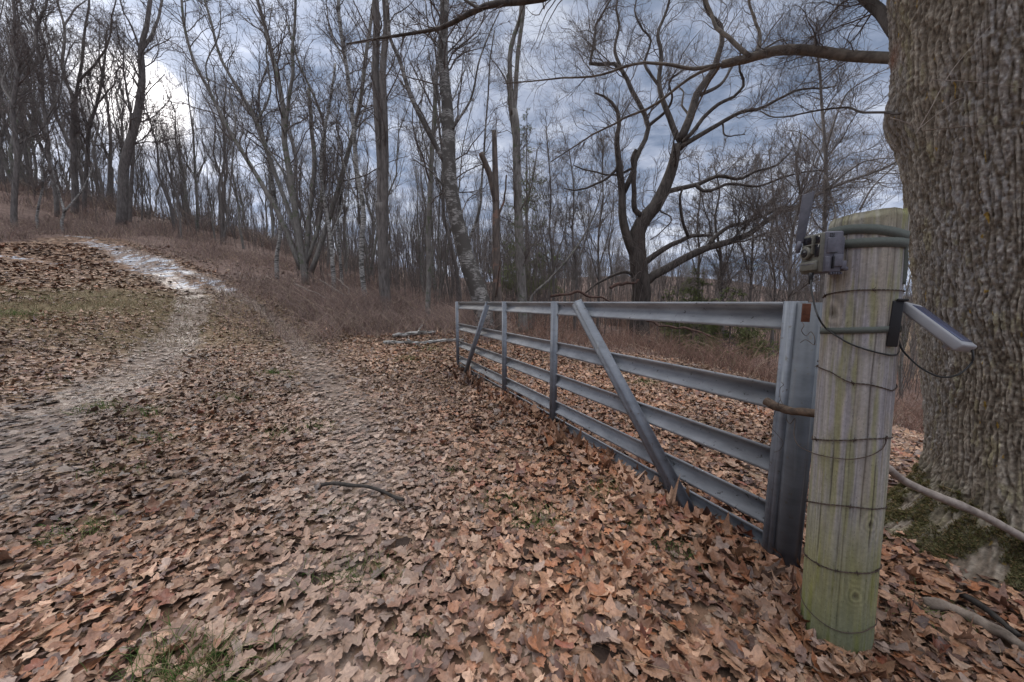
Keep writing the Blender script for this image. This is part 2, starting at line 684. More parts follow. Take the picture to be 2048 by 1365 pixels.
def grass_mask(x, y):
    c = P(60, 590, 9)[:2]
    g = np.exp(-(((x - c[0]) / 6) ** 2 + ((y - c[1]) / 4) ** 2))
    n = fbm(np.stack([x * .5, y * .5, x * 0 + 5], -1), 3)
    return np.clip(g * (n * 2.2 - .2), 0, 1)


# the two trodden wheel ruts: centre lines on the ground
def gbase(px, py):
    d = ray(px, py)
    Y = np.geomspace(.4, 60, 1500)
    pts = np.array((0, 0, EYE)) + d[None] * Y[:, None]
    below = pts[:, 2] < Hbase(pts[:, 0], pts[:, 1])
    return pts[np.argmax(below)][:2]


RUT1 = [(-.5, -4)] + [gbase(*q) for q in ((640, 1340), (700, 1130), (740, 980), (715, 860), (665, 770), (610, 700), (550, 640), (480, 592), (420, 560), (330, 522), (250, 495))]
RUT2 = [(-4, -4), (-2.6, .3)] + [gbase(*q) for q in ((-20, 910), (80, 835), (190, 785), (285, 735), (350, 675), (385, 620), (380, 580), (310, 538), (230, 505))]
RUT1, RUT2 = [tuple(map(float, q)) for q in RUT1], [tuple(map(float, q)) for q in RUT2]


def rut_mask(x, y):
    n = fbm(np.stack([np.asarray(x) * 1.1, np.asarray(y) * 1.1, np.asarray(x) * 0 + 12], -1), 3)
    d1, d2 = polydist(x, y, RUT1), polydist(x, y, RUT2)
    w = 1 + (n - .5) * 1.1
    r1 = np.exp(-(d1 / (.34 * w)) ** 2)
    r2 = np.exp(-(d2 / (.42 * w)) ** 2)
    near = .7 + .3 * sm(np.asarray(y, float), 1.5, 4.5)
    return r1 * near, r2


TRACK = RUT1
BR_A = [(-3000, -3000), (-3000, 515), (-60, 492), (0, 488), (100, 478), (165, 470), (250, 480), (330, 508), (420, 540), (500, 572), (580, 612), (660, 655), (740, 672), (830, 668), (915, 662), (1010, 655), (1010, -3000)]
BR_B = [(1010, -3000), (1010, 668), (1110, 690), (1200, 702), (1330, 722), (1440, 745), (1540, 775), (1620, 815), (1800, 885), (1860, 860), (2000, 900), (4000, 1000), (4000, -3000)]


def brush_mask(x, y):
    z = Hbase(x, y)
    px, py = project(np.stack([x, y, z], -1))
    a = inpoly(px, py, BR_A) & (y > 6)
    b = inpoly(px, py, BR_B) & (y > 5)
    return a, b


gx = np.sinh(np.linspace(-5.6, 5.6, 760)) * 4
gy = np.sinh(np.linspace(-3.6, 5.6, 620)) * 4
GX, GY = np.meshgrid(gx, gy)
GZ = H(GX, GY)
V = np.stack([GX, GY, GZ], -1).reshape(-1, 3)
ii = np.arange(GX.size).reshape(GX.shape)
Fq = np.stack([ii[:-1, :-1], ii[:-1, 1:], ii[1:, 1:], ii[1:, :-1]], -1).reshape(-1, 4)
sn = snow_mask(GX, GY).ravel()
gr = grass_mask(GX, GY).ravel()
ba, bb = brush_mask(GX, GY)
br = (ba | bb).astype(float).ravel()


_r1, _r2 = [q.ravel() for q in rut_mask(GX, GY)]


def ground_mat():
    m, t, b = new_mat('leaf strewn ground')
    oc = t.n('ShaderNodeTexCoord').outputs['Object']
    a = t.n('ShaderNodeAttribute', attribute_name='mask')
    s = t.n('ShaderNodeSeparateColor')
    t.l(a.outputs['Color'], s.inputs[0])
    v1 = t.n('ShaderNodeTexVoronoi', feature='F1')
    v1.inputs['Scale'].default_value = 9.0
    wob = t.n('ShaderNodeTexNoise')
    wob.inputs['Scale'].default_value = 14
    t.l(oc, wob.inputs['Vector'])
    wv = t.n('ShaderNodeVectorMath', operation='SCALE')
    t.l(wob.outputs['Color'], wv.inputs[0])
    wv.inputs['Scale'].default_value = .12
    vv = t.vmath('ADD', oc, wv.outputs[0])
    t.l(vv, v1.inputs['Vector'])
    sc = t.n('ShaderNodeSeparateColor')
    t.l(v1.outputs['Color'], sc.inputs[0])
    leaf = t.ramp(sc.outputs[0], [(.0, (.05, .033, .026)), (.25, (.12, .07, .045)), (.5, (.21, .125, .08)), (.75, (.30, .20, .135)), (1, (.36, .26, .19))])
    big = t.noise(oc, .8, 4, .6)
    leaf = t.mix(1.0, leaf, t.ramp(big, [(.3, (.6, .6, .6)), (.7, (1.1, 1.1, 1.1))]), 'MULTIPLY')
    gn = t.noise(oc, 6, 5, .7)
    grass = t.ramp(gn, [(.3, (.07, .06, .028)), (.55, (.17, .13, .07)), (.7, (.12, .13, .045))])
    c = t.mix(t.math('MULTIPLY', s.outputs[1], 1.0), leaf, grass)
    bn = t.noise(oc, 1.7, 6, .7)
    brush = t.ramp(bn, [(.3, (.075, .05, .043)), (.7, (.20, .135, .11))])
    c = t.mix(t.math('MULTIPLY', s.outputs[2], .9), c, brush)
    ra = t.n('ShaderNodeAttribute', attribute_name='rut')
    rs = t.n('ShaderNodeSeparateColor')
    t.l(ra.outputs['Color'], rs.inputs[0])
    mn_ = t.noise(oc, 11, 6, .7)
    mud = t.ramp(mn_, [(.3, (.10, .075, .06)), (.55, (.22, .17, .14)), (.75, (.31, .255, .22))])
    rm = t.maprange(t.math('ADD', rs.outputs[0], t.math('MULTIPLY', t.math('SUBTRACT', mn_, .5), .9)), .30, .62)
    c = t.mix(t.math('MULTIPLY', rm, .8), c, mud)
    # distant hay field in the hollow
    p = t.n('ShaderNodeSeparateXYZ')
    t.l(oc, p.inputs[0])
    f = t.math('MULTIPLY', t.maprange(p.outputs['X'], 18, 26), t.math('MULTIPLY', t.maprange(p.outputs['Y'], 20, 30), t.maprange(p.outputs['Y'], 75, 60)))
    c = t.mix(t.math('MULTIPLY', f, .85), c, (.36, .26, .15))
    s1 = t.noise(t.scalev(oc, (3.2, 1.3, 1)), 1.0, 6, .75, .5)
    c = t.mix(t.maprange(t.math('ADD', t.math('MULTIPLY', s.outputs[0], .47), t.math('MULTIPLY', t.math('SUBTRACT', s1, .5), 2.6)), .42, .60), c, (.42, .45, .50))
    t.l(c, b.inputs['Base Color'])
    t.l(t.math('SUBTRACT', .85, t.math('MULTIPLY', rm, t.maprange(big, .40, .60, .1, .5))), b.inputs['Roughness'])
    hb = t.math('ADD', v1.outputs['Distance'], t.math('MULTIPLY', gn, .5))
    bump(t, b, hb, .7, .05)
    return m


M_GROUND = ground_mat()
g = build('ground', [(V, Fq)], M_GROUND, colors={'mask': np.stack([sn, gr, br], 1), 'rut': np.stack([_r1 * 0 + np.clip(_r1 * .7 + _r2, 0, 1), _r1, _r2], 1)})
tag(g, kind='structure')

# ------------------------------------------------------------------ leaf litter
PAL = np.array([(.40, .28, .20), (.34, .225, .155), (.30, .19, .12), (.25, .145, .09), (.27, .125, .06), (.31, .15, .075), (.20, .105, .065), (.14, .08, .06), (.10, .06, .052),
                (.29, .235, .205), (.22, .175, .155), (.20, .075, .045), (.42, .32, .24)])
PAL = (PAL * .95 + PAL.mean(1, keepdims=True) * .05) * np.array((.98, .91, .86))
PW = np.array([.13, .15, .15, .13, .07, .06, .09, .06, .04, .04, .04, .03, .02])
PW /= PW.sum()


def leaf_outline(kind, n):
    a = np.linspace(0, 2 * np.pi, n, endpoint=False)      # 0 = tip
    if kind == 0:     # maple: five pointed lobes
        lob = np.abs(((a * 5 / (2 * np.pi)) % 1) * 2 - 1)           # 1 at lobe centres
        r = .66 + .34 * lob ** 1.3
        r *= .80 + .20 * np.cos(a) ** 2 * (np.cos(a) > -.3) + .08 * np.abs(np.sin(a))
        r *= 1 + .07 * np.sin(a * 15 + .8)
        r = np.where(np.cos(a) < -.93, r * .45, r)
    elif kind == 1:   # oak: long with lobes
        r = 1 / np.sqrt((np.cos(a) / 1.0) ** 2 + (np.sin(a) / .52) ** 2)
        r *= 1 - .30 * (.5 + .5 * np.cos(a * 9))* np.abs(np.sin(a)) ** .4
    else:             # beech / birch: plain ovate
        r = 1 / np.sqrt((np.cos(a) / .95) ** 2 + (np.sin(a) / .55) ** 2)
        r *= 1 + .04 * np.sin(a * 13)
    return a, r


def make_leaves(x, y, size, kind, n, rng, rings, lift, curl=1.0):
    N = len(x)
    a, r = leaf_outline(kind, n)
    r = r[None] * (1 + .11 * rng.normal(size=(N, n))) * (1 - .45 * (rng.random((N, 1)) < .45) * sm(np.sin(a[None] + rng.uniform(0, 6.28, (N, 1))), .2, .9))
    lx = r * np.cos(a)
    ly = r * np.sin(a)
    pts = [np.zeros((N, 1, 2))]
    for q in rings:
        pts.append(np.stack([lx * q, ly * q], -1))
    p2 = np.concatenate(pts, 1)
    X, Y = p2[..., 0], p2[..., 1]
    hc = np.where(rng.random((N, 1)) < .22, 2.6, 1.0)
    c1 = rng.normal(size=(N, 1)) * .28 * curl
    c2 = (rng.normal(size=(N, 1)) * .35 * curl + .12) * hc
    c3 = rng.normal(size=(N, 1)) * .25 * curl
    rad = np.hypot(X, Y)
    Z = c1 * X ** 2 + c2 * Y ** 2 + c3 * X * Y + .10 * curl * np.abs(Y) * rng.choice([-1, 1], (N, 1))
    ph = rng.uniform(0, 6.28, (N, 1))
    fr = rng.integers(2, 6, (N, 1))
    Z += .16 * curl * rad ** 2 * np.sin(np.arctan2(Y, X) * fr + ph) + .05 * curl * rng.normal(size=X.shape) * rad
    q1, q2 = rut_mask(x, y)
    flat = 1 - .75 * np.clip(q1 + q2, 0, 1)
    Z = Z * flat[:, None]
    L = np.stack([X, Y, Z], -1) * size[:, None, None]
    yaw = rng.uniform(0, 2 * np.pi, N)
    tilt = np.abs(rng.normal(size=N)) * .30 * curl * flat
    td = rng.uniform(0, 2 * np.pi, N)
    cy, sy = np.cos(yaw), np.sin(yaw)
    Rz = np.zeros((N, 3, 3))
    Rz[:, 0, 0] = cy; Rz[:, 0, 1] = -sy; Rz[:, 1, 0] = sy; Rz[:, 1, 1] = cy; Rz[:, 2, 2] = 1
    k = np.stack([np.cos(td), np.sin(td), np.zeros(N)], 1)
    K = np.zeros((N, 3, 3))
    K[:, 0, 2] = k[:, 1]; K[:, 1, 2] = -k[:, 0]; K[:, 2, 0] = -k[:, 1]; K[:, 2, 1] = k[:, 0]
    Rt = np.eye(3)[None] + np.sin(tilt)[:, None, None] * K + (1 - np.cos(tilt))[:, None, None] * (K @ K)
    L = np.einsum('nij,nkj->nki', Rt @ Rz, L)
    base = np.stack([x, y, H(x, y) + lift], 1)
    Vv = L + base[:, None]
    m = Vv.shape[1]
    tri = [(0, 1 + i, 1 + (i + 1) % n) for i in range(n)]
    quads = []
    for q in range(len(rings) - 1):
        o = 1 + q * n
        quads += [(o + i, o + n + i, o + n + (i + 1) % n, o + (i + 1) % n) for i in range(n)]
    off = (np.arange(N) * m)[:, None, None]
    out = [(np.array(tri)[None] + off).reshape(-1, 3)]
    if quads:
        out.append((np.array(quads)[None] + off).reshape(-1, 4))
    ci = rng.choice(len(PAL), N, p=PW)
    col = PAL[ci] * rng.uniform(.6, 1.25, (N, 1))
    zone = fbm(np.stack([x * .9, y * .9, x * 0 + 2], -1), 3)
    zone = sm(zone, .25, .72) * .55 + .45 * fbm(np.stack([x * .28, y * .55, x * 0 + 8], -1), 3)
    col = col * (.50 + .95 * zone)[:, None]
    d1, d2 = polydist(x, y, RUT1), polydist(x, y, RUT2)
    pf = np.clip(np.exp(-(d1 / .7) ** 2) * .55 + np.exp(-(d2 / .8) ** 2) * .5, 0, .65)[:, None]        # trodden, bleached litter
    gy_ = col.mean(1, keepdims=True)
    col = col * (1 - pf) + (gy_ * .55 + .10) * np.array([(1.12, .95, .84)]) * pf
    # dry, orange-brown drift along the gate and round the posts
    og = np.clip(np.exp(-((x - .9) / 1.5) ** 2) * .8 + .5 * (y < 1.9), 0, .9)[:, None]
    col = col * (1 - og * .5) + col * np.array([(1.20, .93, .74)]) * og * .5
    # midrib and vein tone: small change along the centre line
    vein = 1 - .18 * np.exp(-(Y / .06) ** 2)
    edge = 1 + .12 * rad * rng.normal(size=(N, 1))
    cc = col[:, None] * (vein * edge)[..., None]
    return Vv.reshape(-1, 3), out, np.clip(cc, .01, .8).reshape(-1, 3)


def scatter_leaves():
    rng = np.random.default_rng(11)
    parts, cols = [], []

    def zone(r0, r1, dens, s0, s1, n, rings, curl, azr=(-72, 72), lift=.03):
        area = np.pi * (r1 ** 2 - r0 ** 2) * (azr[1] - azr[0]) / 360
        N = int(area * dens)
        r = np.sqrt(rng.uniform(r0 ** 2, r1 ** 2, N))
        az = np.radians(rng.uniform(azr[0], azr[1], N))
        x, y = r * np.sin(az), r * np.cos(az)
        a, b = brush_mask(x, y)
        m1, m2 = rut_mask(x, y)
        keep = ~((a | b) & (rng.random(N) < .8))
        keep &= rng.random(N) > np.clip(snow_mask(x, y) * 1.5, 0, .9)
        keep &= rng.random(N) > grass_mask(x, y) * 1.1
        keep &= rng.random(N) > np.clip((m1 * .42 + m2 * .46) * (.35 + 1.3 * fbm(np.stack([x * 2.2, y * 2.2, x * 0 + 14], -1), 3)), 0, .84)
        keep &= np.hypot(x - 2.8, y - 1.7) > .40
        keep &= np.hypot(x - 1.285, y - 1.22) > .10
        x, y = x[keep], y[keep]
        for kind, fr in ((0, .46), (1, .50), (2, 1.0)):
            sel = rng.random(len(x)) < fr
            xs, ys = x[sel], y[sel]
            x, y = x[~sel], y[~sel]
            if kind == 2:
                pass
            sz = s0 + (s1 - s0) * rng.random(len(xs)) ** 1.5 * (1 if kind < 2 else .7)
            Vv, Fc, cc = make_leaves(xs, ys, sz, kind, n, rng, rings, rng.uniform(.0, lift, len(xs)), curl)
            parts.append((Vv, Fc))
            cols.append(cc)
    zone(.25, 2.6, 1150, .018, .060, 26, (.5, 1.0), 1.1, (-100, 100), .04)
    zone(2.6, 5, 800, .020, .060, 18, (.5, 1.0), 1.1, (-80, 75), .035)
    zone(5, 9, 430, .028, .068, 12, (1.0,), 1.1, (-72, 65), .035)
    zone(9, 17, 240, .038, .072, 10, (1.0,), .9, (-68, 45), .04)
    zone(17, 30, 60, .08, .12, 8, (1.0,), .8, (-66, 20), .04)
    zone(.3, 6, 260, .012, .026, 8, (1.0,), 1.2, (-75, 75), .05)
    zone(.3, 2.5, 60, .03, .06, 12, (1.0,), 1, (100, 260), .03)
    o = build('leaf_litter', parts, M_LEAF, colors={'col': np.concatenate(cols)})
    tag(o, kind='stuff')
    # loose curled leaves banked along the gate foot and round the posts
    parts, cols = [], []
    rng = np.random.default_rng(5)
    N = 1500
    al = rng.uniform(-.3, 5.4, N)
    side = rng.normal(.14, .12, N)
    x = 1.35 - .433 * al - .901 * side
    y = 1.67 + .901 * al - .433 * side
    Vv, Fc, cc = make_leaves(x, y, rng.uniform(.035, .07, N), 0, 20, rng, (.5, 1.0), rng.uniform(.0, .07, N), 1.7)
    parts.append((Vv, Fc)); cols.append(cc)
    N = 300
    a = rng.uniform(0, 6.28, N)
    r = rng.uniform(.13, .30, N)
    Vv, Fc, cc = make_leaves(1.285 + r * np.cos(a), 1.22 + r * np.sin(a), rng.uniform(.03, .055, N), 0, 20, rng, (.5, 1.0), rng.uniform(.0, .03, N), 1.6)
    parts.append((Vv, Fc)); cols.append(cc)
    o = build('curled_leaves', parts, M_LEAF, colors={'col': np.concatenate(cols)})
    tag(o, kind='stuff')


scatter_leaves()

# ------------------------------------------------------------------ blades of grass, straw, dead stems
def blades(x, y, h, w, lean, rng, S=4, z0=None):
    N = len(x)
    a = rng.uniform(0, 2 * np.pi, N)
    d = np.stack([np.cos(a), np.sin(a)], 1) * (lean * rng.uniform(.3, 1.2, N))[:, None]
    s = np.linspace(0, 1, S)
    C = np.zeros((N, S, 3))
    C[:, :, 0] = x[:, None] + d[:, :1] * (s[None] ** 1.6) * h[:, None]
    C[:, :, 1] = y[:, None] + d[:, 1:] * (s[None] ** 1.6) * h[:, None]
    zz = H(x, y) if z0 is None else z0
    C[:, :, 2] = zz[:, None] + s[None] * h[:, None] * np.clip(1 - .35 * lean * s[None], .2, 1)
    R = w[:, None] * (1 - .85 * s[None])
    return C, R


def grass():
    rng = np.random.default_rng(3)
    P_, R_, cols = [], [], []
    tufts = [(690, 1165, 60, .055), (1075, 1055, 60, .06), (1215, 985, 45, .05), (995, 1012, 40, .05), (340, 1348, 70, .07), (450, 1345, 50, .07), (935, 945, 25, .04), (550, 750, 40, .06),
             (165, 1070, 45, .05), (655, 1022, 35, .035), (780, 1155, 25, .03), (825, 1285, 25, .03), (1380, 1105, 40, .035), (1275, 1040, 40, .03), (235, 948, 30, .045),
             (40, 632, 55, .10), (90, 600, 25, .08), (300, 880, 30, .05), (200, 820, 60, .06), (290, 830, 40, .06), (460, 800, 30, .05), (860, 700, 50, .05), (820, 720, 60, .05),
             (1760, 1085, 20, .03), (1860, 1235, 30, .035), (1310, 1100, 20, .03), (1290, 770, 40, .07), (1180, 790, 30, .06), (640, 860, 30, .05), (560, 870, 30, .05)]
    for px, py, n, h in tufts:
        c = groundpt(px, py)
        k = int(n * 2.6)
        sp = .05 + .010 * c[1]
        x = c[0] + rng.normal(size=k) * sp * 1.5
        y = c[1] + rng.normal(size=k) * sp
        C, R = blades(x, y, rng.uniform(.6, 1.5, k) * h * 1.5, np.full(k, .0015 + .0003 * c[1]), .8, rng)
        P_.append(C); R_.append(R)
        g_ = rng.random((k, 1))
        cols.append(np.where(g_ < .72, np.array([(.07, .12, .028)]) * rng.uniform(.6, 1.5, (k, 1)), np.array([(.26, .22, .11)])))
    # thin sward on the left of the track
    k = 30000
    c = P(60, 590, 9)[:2]
    x = c[0] + rng.normal(size=k) * 4.5
    y = c[1] + rng.normal(size=k) * 3.0
    ok = (rng.random(k) < np.clip(grass_mask(x, y) * 1.6, .05, 1)) & (y > 2)
    a, b = brush_mask(x, y)
    ok &= ~a
    x, y = x[ok], y[ok]
    k = len(x)
    C, R = blades(x, y, rng.uniform(.04, .16, k), np.full(k, .004), 1.1, rng)
    P_.append(C); R_.append(R)
    g_ = rng.random((k, 1))
    cols.append(np.where(g_ < .22, np.array([(.085, .11, .035)]), np.where(g_ < .7, np.array([(.24, .17, .095)]), np.array([(.13, .08, .05)]))) * rng.uniform(.6, 1.3, (k, 1)))
    Pa, Ra, ca = np.concatenate(P_), np.concatenate(R_), np.concatenate(cols)
    Vv, Fq = tubes(Pa, Ra, 3)
    o = build('grass', [(Vv, Fq)], M_GRASS, colors={'col': np.repeat(ca, 4 * 3, 0)})
    tag(o, kind='stuff')
    # straw lying and standing in the litter
    k = 5200
    r = np.sqrt(rng.uniform(.4, 9 ** 2, k))
    az = np.radians(rng.uniform(-62, 62, k))
    x, y = r * np.sin(az), r * np.cos(az)
    C, R = blades(x, y, rng.uniform(.03, .10, k) * rng.choice([1, 1, 1, 1.6], k), rng.uniform(.0006, .0013, k) * (1 + r * .25), 2.6, rng)
    C[:, :, 2] = H(C[:, :, 0], C[:, :, 1]) + .035 + (C[:, :, 2] - C[:, :1, 2]) * .3
    cc = np.array([(.34, .24, .14)]) * rng.uniform(.35, 1.2, (k, 1))
    Vv, Fq = tubes(C, R, 3)
    o = build('straw', [(Vv, Fq)], M_GRASS, colors={'col': np.repeat(cc, 4 * 3, 0)})
    tag(o, kind='stuff')


grass()


def thicket(name, N, yr, which, seed, hh=(.7, 1.5), col=((.27, .185, .155), (.19, .145, .13)), rad=.004, pale=.2):
    rng = np.random.default_rng(seed)
    xs, ys = [], []
    tot = 0
    while tot < N:
        k = N * 3
        y = yr[0] + (yr[1] - yr[0]) * rng.random(k) ** 1.25
        px = rng.uniform(-260, 1010, k) if which == 'a' else rng.uniform(1010, 2250, k)
        x = (px - W0 / 2) / F * y
        jr = rng.random(k) ** 2.5 * 1.9
        ja = fbm(np.stack([x * .5, y * .5, x * 0 + 6], -1), 2) * 12.6
        a, b = brush_mask(x + jr * np.cos(ja) + (0 if which == 'b' else 0), y + jr * (.4 + np.abs(np.sin(ja))))
        m = a if which == 'a' else b
        dens = fbm(np.stack([x * .35, y * .35, x * 0 + 4], -1), 3)
        m = m & (rng.random(k) < np.clip((dens - .34) * 3.4, .06, 1)) & (np.hypot(x - 2.8, y - 1.7) > 1)
        xs.append(x[m]); ys.append(y[m])
        tot += m.sum()
    x, y = np.concatenate(xs)[:N], np.concatenate(ys)[:N]
    # ragged front edge: shorter canes where the brush thins out
    edge = fbm(np.stack([x * .8, y * .8, x * 0 + 1], -1), 3)
    h = rng.uniform(hh[0], hh[1], N) * np.clip(edge * 2.6 - .45, .15, 1.5)
    S = 5
    w = rad * (1 + y * .055)
    C, R = blades(x, y, h, w, .85, rng, S)
    C[:, 1:] += np.cumsum(rng.normal(size=(N, S - 1, 3)) * .035, 1)
    # side twigs
    n2 = int(N * 1.4)
    T, TR = grow(C, R, n2, .55, .6, 1.0, S, rng, up=.08, wander=.3, rmin=.0015)
    cA, cB = np.array(col)
    f = rng.random((N, 1))
    cc = (cA * f + cB * (1 - f)) * rng.uniform(.5, 1.5, (N, 1)) * (.6 + .8 * edge[:, None])
    p = rng.random(N) < pale
    cc[p] = np.array((.42, .33, .24)) * rng.uniform(.7, 1.1, (p.sum(), 1))
    f = rng.random((n2, 1))
    c2 = (cA * f + cB * (1 - f)) * rng.uniform(.6, 1.35, (n2, 1))
    V1, F1 = tubes(C, R, 3)
    V2, F2 = tubes(T, TR, 3)
    o = build(name, [(V1, F1), (V2, F2)], M_CANE, colors={'col': np.concatenate([np.repeat(cc, S * 3, 0), np.repeat(c2, S * 3, 0)])})
    tag(o, kind='stuff')


thicket('undergrowth', 36000, (7, 34), 'a', 21, (.3, .95))
thicket('undergrowth', 20000, (30, 60), 'a', 22, (.8, 1.8), ((.20, .155, .14), (.14, .115, .105)), .007)
thicket('undergrowth', 13000, (5.5, 26), 'b', 23, (.25, .85), ((.25, .15, .11), (.17, .105, .085)), .004, .1)
thicket('undergrowth', 14000, (22, 60), 'b', 24, (1.0, 2.4), ((.25, .175, .145), (.17, .125, .11)), .007)

# ------------------------------------------------------------------ small builders
def box(cx, cy, cz, sx, sy, sz, bev=0.0):
    """bevelled box as (verts, faces)"""
    import bmesh
    bm = bmesh.new()
    bmesh.ops.create_cube(bm, size=1.0)
    for v in bm.verts:
        v.co = Vector((v.co.x * sx + cx, v.co.y * sy + cy, v.co.z * sz + cz))
    if bev:
        bmesh.ops.bevel(bm, geom=bm.edges[:], offset=bev, segments=2, affect='EDGES', profile=.5)
    bmesh.ops.triangulate(bm, faces=bm.faces[:])
    Vv = np.array([v.co[:] for v in bm.verts])
    Fc = np.array([[v.index for v in f.verts] for f in bm.faces])
    bm.free()
    return Vv, Fc


def xf(part, M):
    Vv, Fc = part
    M = np.asarray(M)
    return np.asarray(Vv) @ M[:3, :3].T + M[:3, 3], Fc


def frame(o, ex, ey, ez):
    M = np.eye(4)
    M[:3, 0], M[:3, 1], M[:3, 2], M[:3, 3] = ex, ey, ez, o
    return M


def extrude_profile(prof, A, B, ou, ov, th=.004):
    """open sheet profile [(u,v)] swept from A to B with thickness; u along ou, v along ov"""
    prof = np.array(prof, float)
    n = len(prof)
    tg = unit(np.gradient(prof, axis=0))
    nr = np.stack([-tg[:, 1], tg[:, 0]], 1)
    loop = np.concatenate([prof, (prof - nr * th)[::-1]])
    m = len(loop)
    A, B, ou, ov = map(np.asarray, (A, B, ou, ov))
    Vv = []
    for C in (A, B):
        Vv.append(C + loop[:, :1] * ou + loop[:, 1:] * ov)
    Vv = np.concatenate(Vv)
    q = [(i, (i + 1) % m, m + (i + 1) % m, m + i) for i in range(m)]
    for e in (0, m):
        for i in range(n - 1):
            f = (e + i, e + i + 1, e + m - 2 - i, e + m - 1 - i)
            q.append(f if e else f[::-1])
    return Vv, np.array(q)


def tube1(pts, r, k=8, S=None, wob=0.0, seed=0, taper=1.0, caps=True, smooth=True):
    S = S or max(8, len(pts) * 6)
    C = resample(pts, S, smooth)
    rng = np.random.default_rng(seed)
    if wob:
        C = C + np.stack([np.interp(np.linspace(0, 1, S), np.linspace(0, 1, 9), rng.normal(size=9)) for _ in range(3)], 1) * wob
    R = r * (1 - (1 - taper) * np.linspace(0, 1, S))
    if wob:
        R = R * (1 + .25 * (fbm(np.stack([np.linspace(0, 9, S), np.full(S, seed), np.zeros(S)], 1), 2) - .5) * 2)
    return tubes(C[None], R[None], k, caps)


# ------------------------------------------------------------------ gate
GA = np.array((1.35, 1.67, 0.0))          # hinge end
GB = np.array((-1.02, 6.60, 0.0))         # far end
gdir = (GB - GA) / np.linalg.norm(GB - GA)
gn_ = np.array((-gdir[1], gdir[0], 0.0))   # towards the track
if gn_ @ (-GA) < 0:
    gn_ = -gn_
GL = np.linalg.norm(GB - GA)
UP = np.array((0, 0, 1.0))
gate = empty('steel_gate', tuple(GA))
tag(gate, 'long galvanised farm gate of ribbed steel rails standing across the leaf-covered ground', 'gate')


def gpt(t_, z, o=0.0):
    """t_=0 at the far end, 1 at the hinge end"""
    return GB + (GA - GB) * t_ + gn_ * o + UP * z


RAIL = [(0, .050), (-.013, .050), (-.034, .002), (-.066, .002), (-.118, .050), (-.132, .050)]
for ztop in (1.300, .900, .575, .290, .122):
    v = extrude_profile([(a, b) for a, b in RAIL], gpt(0.004, ztop), gpt(1.0, ztop), UP, gn_, .003)
    build('rail', [xf(v, frame(-GA, *np.eye(3)))], M_STEEL, gate, smooth=False)


def hat(A, B, w, h, o0):
    """hat section member from A to B lying on the rails (offset o0)"""
    A, B = np.array(A), np.array(B)
    ax = unit(B - A)
    side = unit(np.cross(ax, gn_))
    pr = [(-w / 2, 0), (-w / 2 + .010, 0), (-w * .27, h), (-w * .10, h), (0, h * .93), (w * .10, h), (w * .27, h), (w / 2 - .010, 0), (w / 2, 0)]
    Vv, Fc = extrude_profile(pr, A + gn_ * o0, B + gn_ * o0, side, gn_, .003)
    return Vv - GA, Fc


for tt, w in ((.012, .09), (.409, .095), (.632, .10)):
    build('upright', [hat(gpt(tt, -.03), gpt(tt, 1.304), w, .038, .045)], M_STEELM, gate, smooth=False)
build('end_post', [hat(gpt(1.006, -.14), gpt(1.006, 1.303), .084, .066, .012)], M_STEELM, gate, smooth=False)
build('brace', [hat(gpt(.709, 1.285), gpt(.928, -.01), .122, .044, .0845)], M_STEELM, gate, smooth=False)
build('brace', [hat(gpt(.318, 1.275), gpt(.108, -.01), .10, .040, .0845)], M_STEELM, gate, smooth=False)
# bolts where rails meet the members
bp = []
for tt in (.405, .624):
    for ztop in (1.300, .900, .570, .265):
        for e in (-.05, .05):
            c = gpt(tt, ztop - .008) + gdir * e - GA + gn_ * .042
            bp.append((c, ))
for (c,) in bp:
    build('bolt', [tubes(np.array([[c - gn_ * .004, c + gn_ * .008]]), np.array([[.009, .008]]), 6, True)], M_STEELD, gate, smooth=False)

# steel support post behind the hinge end with a rusty plate at its top
sp0 = P(1622, 604, 1.56)
sp0[2] = 0
sp = empty('steel_post', tuple(sp0))
tag(sp, 'grey ribbed steel post between gate end and round wooden post, rusty at its head', 'post')
pr = [(-.055, .0), (-.047, .0), (-.028, -.035), (.0, -.042), (.028, -.035), (.047, .0), (.055, .0)]
v = extrude_profile(pr, np.array((0, 0, -.25)), np.array((0, 0, 1.297)), unit(np.array((.75, -.66, 0))), unit(np.array((-.66, -.75, 0))) * -1, .004)
build('channel', [v], M_STEELD, sp, smooth=False)
pc = P(1612, 626, 1.50) - sp0
ex = unit(np.array((.75, -.66, 0)))
build('rusty_plate', [xf(box(0, 0, 0, .030, .006, .080, .001), frame(pc, ex, unit(np.array((.66, .75, 0))), UP))], M_RUST, sp, smooth=False)

# ------------------------------------------------------------------ round wooden post
PB = np.array((1.280, 1.218, 0.0))
PT = np.array((1.245, 1.240, 1.60))
PR0, PR1 = .106, .098


def post_axis(z):
    f = z / 1.6
    return PB + (PT - PB) * np.asarray(f)[..., None], PR0 + (PR1 - PR0) * np.asarray(f)


post = empty('wooden_post', tuple(PB))
tag(post, 'thick round weathered wooden post beside the hinge end of the gate, greenish near its foot', 'post')


